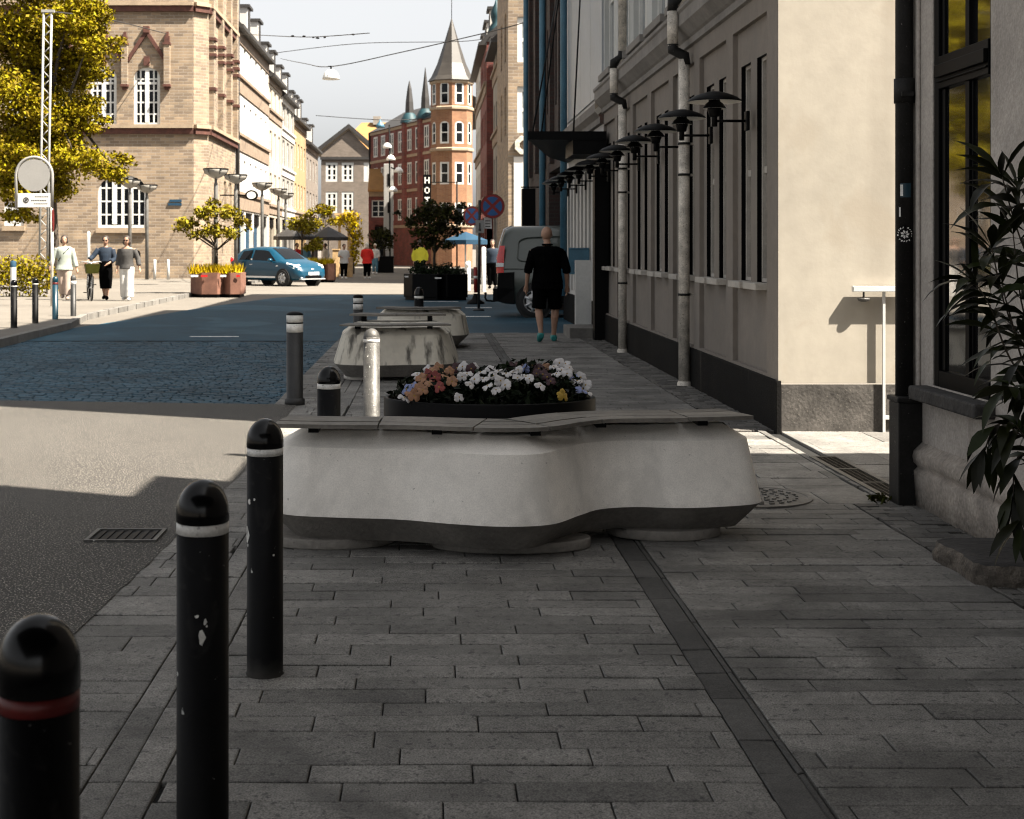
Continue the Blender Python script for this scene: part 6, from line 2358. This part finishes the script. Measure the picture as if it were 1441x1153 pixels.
mb.build('rear_seam', 'chrome', van)  # bright tube put in as the highlight on the rear edge
# ================================================================== people
def person(label, loc, face_deg, H, pose, wear, group=None, fingers=False, voxel=.014, cat='person'):
    """local frame: x to the figure's left... facing -y; pose gives joints in units of H"""
    t = thing('person', label, cat, loc, math.radians(face_deg), group)

    def S(p):
        return Vector(p) * H
    P = dict(hipL=(.05, 0, .50), hipR=(-.05, 0, .50), kneeL=(.055, -.01, .275), kneeR=(-.055, -.01, .275), ankL=(.055, .01, .05), ankR=(-.055, .01, .05),
             shL=(.105, .0, .80), shR=(-.105, 0, .80), elL=(.135, .02, .63), elR=(-.135, .02, .63), haL=(.145, -.03, .49), haR=(-.145, -.03, .49), head=(0, -.015, .928), lean=0.)
    P.update(pose)
    bw = P.get('bulk', 1.)
    b = MB()

    def torso(mb, g, z0=.48, z1=.84, m=0):
        rows = []
        for z, rx, ry, dy in ((.47, .085, .062, 0), (.52, .092, .066, .004), (.58, .083, .060, 0), (.64, .080, .058, -.004), (.70, .090, .062, -.004), (.76, .098, .060, 0), (.80, .098, .052, .004), (.825, .070, .042, .004), (.85, .036, .034, .0)):
            if z < z0 - .001 or z > z1 + .001:
                continue
            k = bw if z < .82 else 1
            rows.append([((rx * k * H + g) * math.cos(2 * PI * a / 20), dy * H + (ry * k * H + g) * math.sin(2 * PI * a / 20), z * H) for a in range(20)])
        mb.grid(rows, m, True, True, True, True)
    torso(b, 0)
    hd = S(P['head'])
    nb = Vector((0, .002 * H, .83 * H))
    b.tube([nb, nb.lerp(hd, .5), hd], [.034 * H, .029 * H, .03 * H], 12)
    b.ball((hd.x, hd.y + .006 * H, hd.z + .012 * H), .048 * H, .058 * H, .058 * H, 18, 12)
    b.ball((hd.x, hd.y - .022 * H, hd.z - .026 * H), .036 * H, .034 * H, .038 * H, 14, 10)
    b.ball((hd.x, hd.y - .054 * H, hd.z - .010 * H), .008 * H, .011 * H, .013 * H, 8, 6)
    for s in (-1, 1):
        b.ball((hd.x + s * .045 * H, hd.y + .006 * H, hd.z - .004 * H), .006 * H, .010 * H, .016 * H, 8, 6)
    legs = {}
    for s in 'LR':
        h, k, a = S(P['hip' + s]), S(P['knee' + s]), S(P['ank' + s])
        legs[s] = (h, k, a)
        cf = k.lerp(a, .32) + Vector((0, .008 * H, 0))
        b.tube([h, h.lerp(k, .4), k, cf, k.lerp(a, .75), a], [.052 * H * bw, .047 * H * bw, .033 * H, .034 * H, .023 * H, .020 * H], 14)
        fd = Vector((0, -1, 0))
        toe = a + Vector((.01 * H * (1 if s == 'L' else -1), -.085 * H, -.028 * H)) if not P.get('toe' + s) else S(P['toe' + s])
        b.tube([a + Vector((0, .03 * H, -.022 * H)), a + Vector((0, -.02 * H, -.012 * H)), a.lerp(toe, .6) + Vector((0, 0, -.008 * H)), toe], [.020 * H, .026 * H, .024 * H, .016 * H], 10)
    arms = {}
    for s in 'LR':
        a, e, w = S(P['sh' + s]), S(P['el' + s]), S(P['ha' + s])
        arms[s] = (a, e, w)
        b.tube([a, a.lerp(e, .45), e, e.lerp(w, .35), w], [.032 * H, .028 * H, .022 * H, .021 * H, .014 * H], 12)
        d = (w - e).normalized()
        q = w + d * .028 * H
        sd = Vector((0, -1, 0))
        sd = (sd - d * sd.dot(d)).normalized()
        b.tube([w - d * .01 * H, w + d * .018 * H, w + d * .05 * H], [(.012 * H, .017 * H), (.012 * H, .023 * H), (.010 * H, .022 * H)], 10)
        inn = Vector((-1 if s == 'L' else 1, 0, 0))
        fr = .0052 * H
        for k in range(4):
            o = w + d * .047 * H + sd * (.0165 - .011 * k) * H
            L = (.038, .043, .040, .031)[k] * H
            c1 = o + d * L * .5 + inn * .004 * H
            c2 = o + d * L * .95 + inn * .016 * H
            b.tube([o - d * .012 * H, o, c1, c2], [fr, fr, fr * .92, fr * .7], 8)
        o = w + d * .018 * H + sd * .020 * H
        b.tube([o - d * .008 * H, o + d * .018 * H + sd * .012 * H, o + d * .040 * H + sd * .012 * H + inn * .006 * H], [fr * 1.2, fr * 1.15, fr * .8], 8)
    if fingers:
        voxel = min(voxel, .0075)
    body = remeshed(b, 'body', 'skin', t, voxel, 3)
    # eyes
    if not wear.get('noface'):
        mb = MB()
        for s in (-1, 1):
            mb.ball((hd.x + s * .017 * H, hd.y - .046 * H, hd.z + .002 * H), .0075 * H, .004 * H, .0045 * H, 8, 5)
        if wear.get('glasses'):
            mb.box(hd.x - .036 * H, hd.x + .036 * H, hd.y - .056 * H, hd.y - .046 * H, hd.z - .008 * H, hd.z + .009 * H)
            mb.build('sunglasses', 'black_metal', t)
        else:
            mb.build('eyes', 'hair_dark', t)
        mb = MB()
        mb.ball((hd.x, hd.y - .050 * H, hd.z - .034 * H), .013 * H, .005 * H, .0035 * H, 8, 5)
        mb.build('mouth', 'corten', t)
    for nm, kind, mm, kw in wear['items']:
        c = MB()
        g = kw.get('g', .012)
        if kind == 'top':
            torso(c, g, kw.get('z0', .50), kw.get('z1', .825))
            f = kw.get('sleeve', .9)
            for s in 'LR':
                a, e, w = arms[s]
                if f <= 1:
                    c.tube([a + Vector((0, 0, .0)), a.lerp(e, .5), a.lerp(e, f)], [.036 * H + g, .033 * H + g, .032 * H + g], 14)
                else:
                    c.tube([a + (e - a) * .05, a.lerp(e, .5), e, e.lerp(w, (f - 1) * .6), e.lerp(w, f - 1)], [.029 * H + g * .8, .029 * H + g * .8, .026 * H + g * .8, .025 * H + g * .8, .024 * H + g * .8], 14)
            if kw.get('hem'):
                z0 = kw.get('z0', .5)
                r0, r1 = .092 * H * bw + g, .092 * H * bw + g + kw['hem'][1]
                c.grid([[(r0 * math.cos(2 * PI * a / 20), r0 * .74 * math.sin(2 * PI * a / 20), (z0 + .03) * H) for a in range(20)],
                        [(r1 * math.cos(2 * PI * a / 20), r1 * .74 * math.sin(2 * PI * a / 20), kw['hem'][0] * H) for a in range(20)]], 0, True, True, True, True)
        elif kind == 'legs':
            torso(c, g, .47, kw.get('z1', .57))
            for s in 'LR':
                h, k, a = legs[s]
                f = kw.get('len', 1.9)
                fl_ = kw.get('flare', 0)
                if f <= 1:
                    c.tube([h + Vector((0, 0, .02 * H)), h.lerp(k, .5), h.lerp(k, f)], [.056 * H * bw + g, .050 * H * bw * kw.get('rk', 1) + g + fl_ * .5, .046 * H * bw * kw.get('rk', 1) + g + fl_], 16)
                else:
                    e = k.lerp(a, f - 1)
                    c.tube([h + Vector((0, 0, .02 * H)), h.lerp(k, .5), k, k.lerp(e, .5), e], [.056 * H * bw + g, .050 * H * bw + g, .038 * H + g + fl_ * .3, .036 * H + g + fl_ * .7, .030 * H + g + fl_], 14)
        elif kind == 'skirt':
            z1 = kw.get('z1', .60)
            z0 = kw['z0']
            sw = kw.get('w', .085)
            rows = []
            for k in range(7):
                f = k / 6
                z = z1 + (z0 - z1) * f
                rx = (.088 + (sw - .088) * f + .012 * math.sin(f * PI)) * H * bw + g
                rows.append([(rx * (1 + .06 * f * math.sin(5 * 2 * PI * a / 24)) * math.cos(2 * PI * a / 24), rx * (.76 + .1 * f) * math.sin(2 * PI * a / 24) + kw.get('dy', 0) * f * H, z * H) for a in range(24)])
            c.grid(rows, 0, True, True, True, True)
        elif kind == 'hair':
            c.ball((hd.x, hd.y + .014 * H, hd.z + .020 * H), .055 * H, .060 * H, .060 * H, 16, 10)
            for (dx, dy, dz, r) in kw.get('locks', ()):
                c.ball((hd.x + dx * H, hd.y + dy * H, hd.z + dz * H), r * H, r * H, r * 1.3 * H, 12, 8)
        elif kind == 'shoes':
            for s in 'LR':
                a = legs[s][2]
                toe = a + Vector((.01 * H * (1 if s == 'L' else -1), -.092 * H, -.026 * H)) if not P.get('toe' + s) else S(P['toe' + s])
                c.tube([a + Vector((0, .034 * H, -.020 * H)), a + Vector((0, -.015 * H, -.010 * H)), a.lerp(toe, .6) + Vector((0, 0, -.006 * H)), toe], [.024 * H, .031 * H, .028 * H, .020 * H], 12)
        elif kind == 'strap':
            c.tube([S(p) for p in kw['pts']], kw.get('r', .012), 8)
        elif kind == 'bag':
            p = S(kw['p'])
            c.ball(p, kw['r'][0], kw['r'][1], kw['r'][2], 14, 10)
        elif kind == 'collar':
            c.tube([Vector((.03 * H * math.cos(a) * 1.35, .004 * H + .034 * H * math.sin(a), .838 * H)) for a in [2 * PI * k / 14 for k in range(15)]], .016, 8)
        if kind in ('top', 'legs', 'hair', 'shoes', 'skirt'):
            remeshed(c, nm, mm, t, kw.get('vox', voxel * 1.1), kw.get('smooth', 2))
        else:
            c.build(nm, mm, t)
    return t


# the man walking away along the facade (he faces +y)
man_at = gp(770, 481)
person('bald man seen from behind in a black shirt and black knee shorts with teal shoes', (man_at[0], man_at[1], 0), 180, 1.80,
       dict(bulk=1.32, hipL=(.056, 0, .50), hipR=(-.056, 0, .50), kneeL=(.074, -.005, .285), ankL=(.062, .095, .075), kneeR=(-.074, -.055, .29), ankR=(-.062, -.075, .045), toeR=(-.076, -.165, .018), toeL=(.072, .02, .014),
            shL=(.118, .0, .785), shR=(-.118, 0, .785), elL=(.165, .03, .63), elR=(-.165, .02, .63), haL=(.178, -.03, .475), haR=(-.175, -.045, .47), head=(.004, -.012, .924)),
       dict(items=[('shirt', 'top', 'cloth_black', dict(g=.026, z0=.47, sleeve=1.2, hem=(.455, .004))), ('shorts', 'legs', 'cloth_black', dict(g=.012, len=.99, flare=.012, rk=.80, vox=.012, smooth=1)),
                   ('collar', 'collar', 'cloth_black', {}), ('shoes', 'shoes', 'shoe_teal', {})]), fingers=True)

gl = 'three women walking together on the sunlit pavement'
w1 = gp(91, 427.5)
person('woman in a pale mint cardigan and beige trousers with a dark bag strap', (w1[0], w1[1], .1), 8, 1.68,
       dict(bulk=1.12, elL=(.15, .0, .63), haL=(.19, -.02, .47), elR=(-.17, .0, .64), haR=(-.205, -.03, .52), kneeL=(.05, -.03, .275), kneeR=(-.045, .01, .27), ankR=(-.03, .07, .07), ankL=(.045, -.03, .05)),
       dict(items=[('cardigan', 'top', 'cloth_mint', dict(g=.028, z0=.50, sleeve=1.75, hem=(.46, .04))), ('trousers', 'legs', 'cloth_beige', dict(g=.02, flare=.02)), ('hair', 'hair', 'hair_dark', dict(locks=[(.035, .01, -.02, .03), (-.035, .01, -.02, .03)])),
                   ('bag_strap', 'strap', 'cloth_black', dict(pts=[(.075, -.06, .80), (.0, -.085, .72), (-.085, -.06, .60)])), ('shoes', 'shoes', 'cloth_beige', {})]), gl)
w2 = gp(149, 428)
person('woman in a dark navy top and black skirt wearing sunglasses and wheeling the bicycle', (w2[0], w2[1], .1), 4, 1.66,
       dict(elR=(-.19, -.03, .68), haR=(-.27, -.10, .60), elL=(.145, -.03, .64), haL=(.06, -.12, .57), kneeL=(.04, -.02, .27), kneeR=(-.04, .0, .27), ankL=(.02, -.02, .05), ankR=(-.03, .08, .06)),
       dict(glasses=True, items=[('blouse', 'top', 'cloth_navy', dict(g=.026, z0=.54, sleeve=1.6)), ('skirt', 'skirt', 'cloth_black', dict(z1=.62, z0=.18, w=.075, g=.02)), ('hair', 'hair', 'hair_dark', {}), ('shoes', 'shoes', 'cloth_black', {})]), gl)
w3 = gp(179, 429)
person('woman in a charcoal knit top and wide white trousers beside the bicycle pusher', (w3[0], w3[1], .1), -6, 1.66,
       dict(elR=(-.14, .02, .64), haR=(-.15, -.02, .49), elL=(.165, .03, .64), haL=(.20, .0, .49), kneeL=(.055, -.04, .275), ankL=(.055, -.05, .05), kneeR=(-.05, .0, .27), ankR=(-.05, .06, .06)),
       dict(glasses=True, items=[('knit_top', 'top', 'cloth_charcoal', dict(g=.03, z0=.52, z1=.80, sleeve=1.65, hem=(.49, .02))), ('trousers', 'legs', 'cloth_white', dict(g=.024, flare=.04, len=1.96)), ('hair', 'hair', 'hair_dark', dict(locks=[(.036, .012, -.03, .032), (-.036, .012, -.03, .032)])),
                   ('shoulder_bag', 'bag', 'cloth_black', dict(p=(.15, .06, .70), r=(.07, .10, .13))), ('shoes', 'shoes', 'cloth_white', {})]), gl)
wr_ = gp(516.5, 392.5)
person('person in a bright red coat and black trousers with pale hair, standing alone', (wr_[0], wr_[1], 0), 170, 1.68,
       dict(bulk=1.15, kneeL=(.05, 0, .275), kneeR=(-.055, 0, .275), elL=(.15, -.02, .64), haL=(.12, -.10, .56), elR=(-.15, -.02, .64), haR=(-.13, -.10, .55)),
       dict(noface=True, items=[('coat', 'top', 'cloth_red', dict(g=.04, z0=.47, sleeve=1.8, hem=(.42, .03))), ('trousers', 'legs', 'cloth_black', dict(g=.015)), ('hair', 'hair', 'hair_pale', dict(locks=[(0, .02, -.03, .05)])), ('shoes', 'shoes', 'shoe_sole', {})]), voxel=.018)
wq = (px(528, 78), 78)
person('person in a pale top and blue jeans standing past the red coat', (wq[0], wq[1], 0), -20, 1.66, {},
       dict(items=[('top', 'top', 'cloth_white', dict(g=.025, z0=.52, sleeve=1.5)), ('jeans', 'legs', 'cloth_jeans', dict(g=.015)), ('hair', 'hair', 'hair_pale', {}), ('shoes', 'shoes', 'shoe_sole', {})]), voxel=.02)
wq = (px(484, 66), 66)
person('person in a loose white shirt and black trousers by the timber boxes', (wq[0], wq[1], 0), 25, 1.62, dict(bulk=1.1, elR=(-.15, -.03, .66), haR=(-.12, -.12, .62)),
       dict(items=[('shirt', 'top', 'cloth_white', dict(g=.05, z0=.47, sleeve=1.2, hem=(.44, .03))), ('trousers', 'legs', 'cloth_black', dict(g=.015)), ('hair', 'hair', 'hair_dark', {}), ('shoes', 'shoes', 'shoe_sole', {})]), voxel=.02)
wq = (px(591, 58), 58)
person('person in a yellow high visibility jacket behind the dark planter', (wq[0], wq[1], 0), 180, 1.78, dict(bulk=1.3, elL=(.165, .0, .63), elR=(-.165, .0, .63)),
       dict(noface=True, items=[('jacket', 'top', 'cloth_hivis', dict(g=.025, z0=.47, sleeve=1.8)), ('trousers', 'legs', 'cloth_black', dict(g=.02)), ('hair', 'hair', 'hair_dark', {}), ('shoes', 'shoes', 'cloth_black', {})]), voxel=.02)
wq = (px(693, 50), 50)
person('person in dark clothes standing by the shops between the sign post and the van', (wq[0], wq[1], 0), -10, 1.74, dict(bulk=1.2),
       dict(items=[('jacket', 'top', 'cloth_navy', dict(g=.045, z0=.48, sleeve=1.85)), ('trousers', 'legs', 'cloth_black', dict(g=.02)), ('hair', 'hair', 'hair_dark', {}), ('shoes', 'shoes', 'cloth_black', {})]), voxel=.02)
for x, Y, top, lab in ((418, 67, 'cloth_red', 'cafe guest in dark red under the nearer parasol'), (430, 68, 'cloth_jeans', 'cafe guest in teal between the two parasols'), (458, 69, 'cloth_white', 'cafe guest in white and blue under the farther parasol')):
    person(lab, (px(x, Y), Y, 0), R.uniform(-60, 60), 1.66, {}, dict(items=[('top', 'top', top, dict(g=.03, z0=.5, sleeve=1.3)), ('trousers', 'legs', 'cloth_jeans' if x == 458 else 'cloth_charcoal', dict(g=.02)), ('hair', 'hair', 'hair_dark', {})]), voxel=.022)

# ================================================================== bicycle wheeled by the woman in navy
bx, by = gp(127, 428)
bike = thing('bicycle', 'black bicycle with a front basket wheeled by the woman in navy', 'bicycle', (bx, by, .1), math.radians(-72))
for x in (-.52, .52):
    mb = MB()
    mb.tube([(x + .33 * math.cos(2 * PI * k / 28), 0, .34 + .33 * math.sin(2 * PI * k / 28)) for k in range(29)], .020, 8)
    w = mb.build('wheel', 'tyre', bike)
    mb = MB()
    for k in range(12):
        a = PI * k / 12
        mb.tube([(x + .31 * math.cos(a), 0, .34 + .31 * math.sin(a)), (x - .31 * math.cos(a), 0, .34 - .31 * math.sin(a))], .003, 4)
    mb.tube([(x, -.05, .34), (x, .05, .34)], .025, 8)
    mb.build('spokes', 'alloy', w)
mb = MB()
for a, b in (((-.52, 0, .34), (-.08, 0, .30)), ((-.08, 0, .30), (.38, 0, .72)), ((-.08, 0, .30), (-.22, 0, .88)), ((-.52, 0, .34), (-.18, 0, .74)), ((.36, 0, .92), (.44, 0, .62)), ((.44, .04, .62), (.52, .04, .34)), ((.44, -.04, .62), (.52, -.04, .34)), ((-.19, 0, .72), (.40, 0, .80))):
    mb.tube([a, b], .018, 8)
mb.build('frame', 'black_metal', bike)
mb = MB()
mb.tube([(.20, .27, .98), (.34, .22, 1.0), (.36, 0, .97), (.34, -.22, 1.0), (.20, -.27, .98)], .014, 8)
mb.tube([(.36, 0, .90), (.36, 0, .98)], .018, 8)
mb.build('handlebar', 'chrome', bike)
mb = MB()
mb.lathe([(.06, -.03), (.10, 0), (.07, .04), (.01, .05)], (-.24, 0, .90), 12, 0, True, 1.4, .8, True, True)
mb.build('saddle', 'black_metal', bike)
mb = MB()
mb.grid([[(.62 + sx * (.13 + q * .04), sy * (.15 + q * .04), .70 + q * .24) for sx, sy in ((-1, -1), (1, -1), (1, 1), (-1, 1))] for q in (0, 1)], 0, False, True, True)
mb.build('basket', 'leaf_shade', bike)
mb = MB()
mb.tube([(-.13, -.06, .20), (-.08, -.06, .30), (-.03, .06, .40)], .012, 6)
mb.box(-.18, -.08, -.16, -.06, .185, .205)
mb.box(-.08, .02, .06, .16, .39, .41)
mb.build('pedals', 'black_metal', bike)
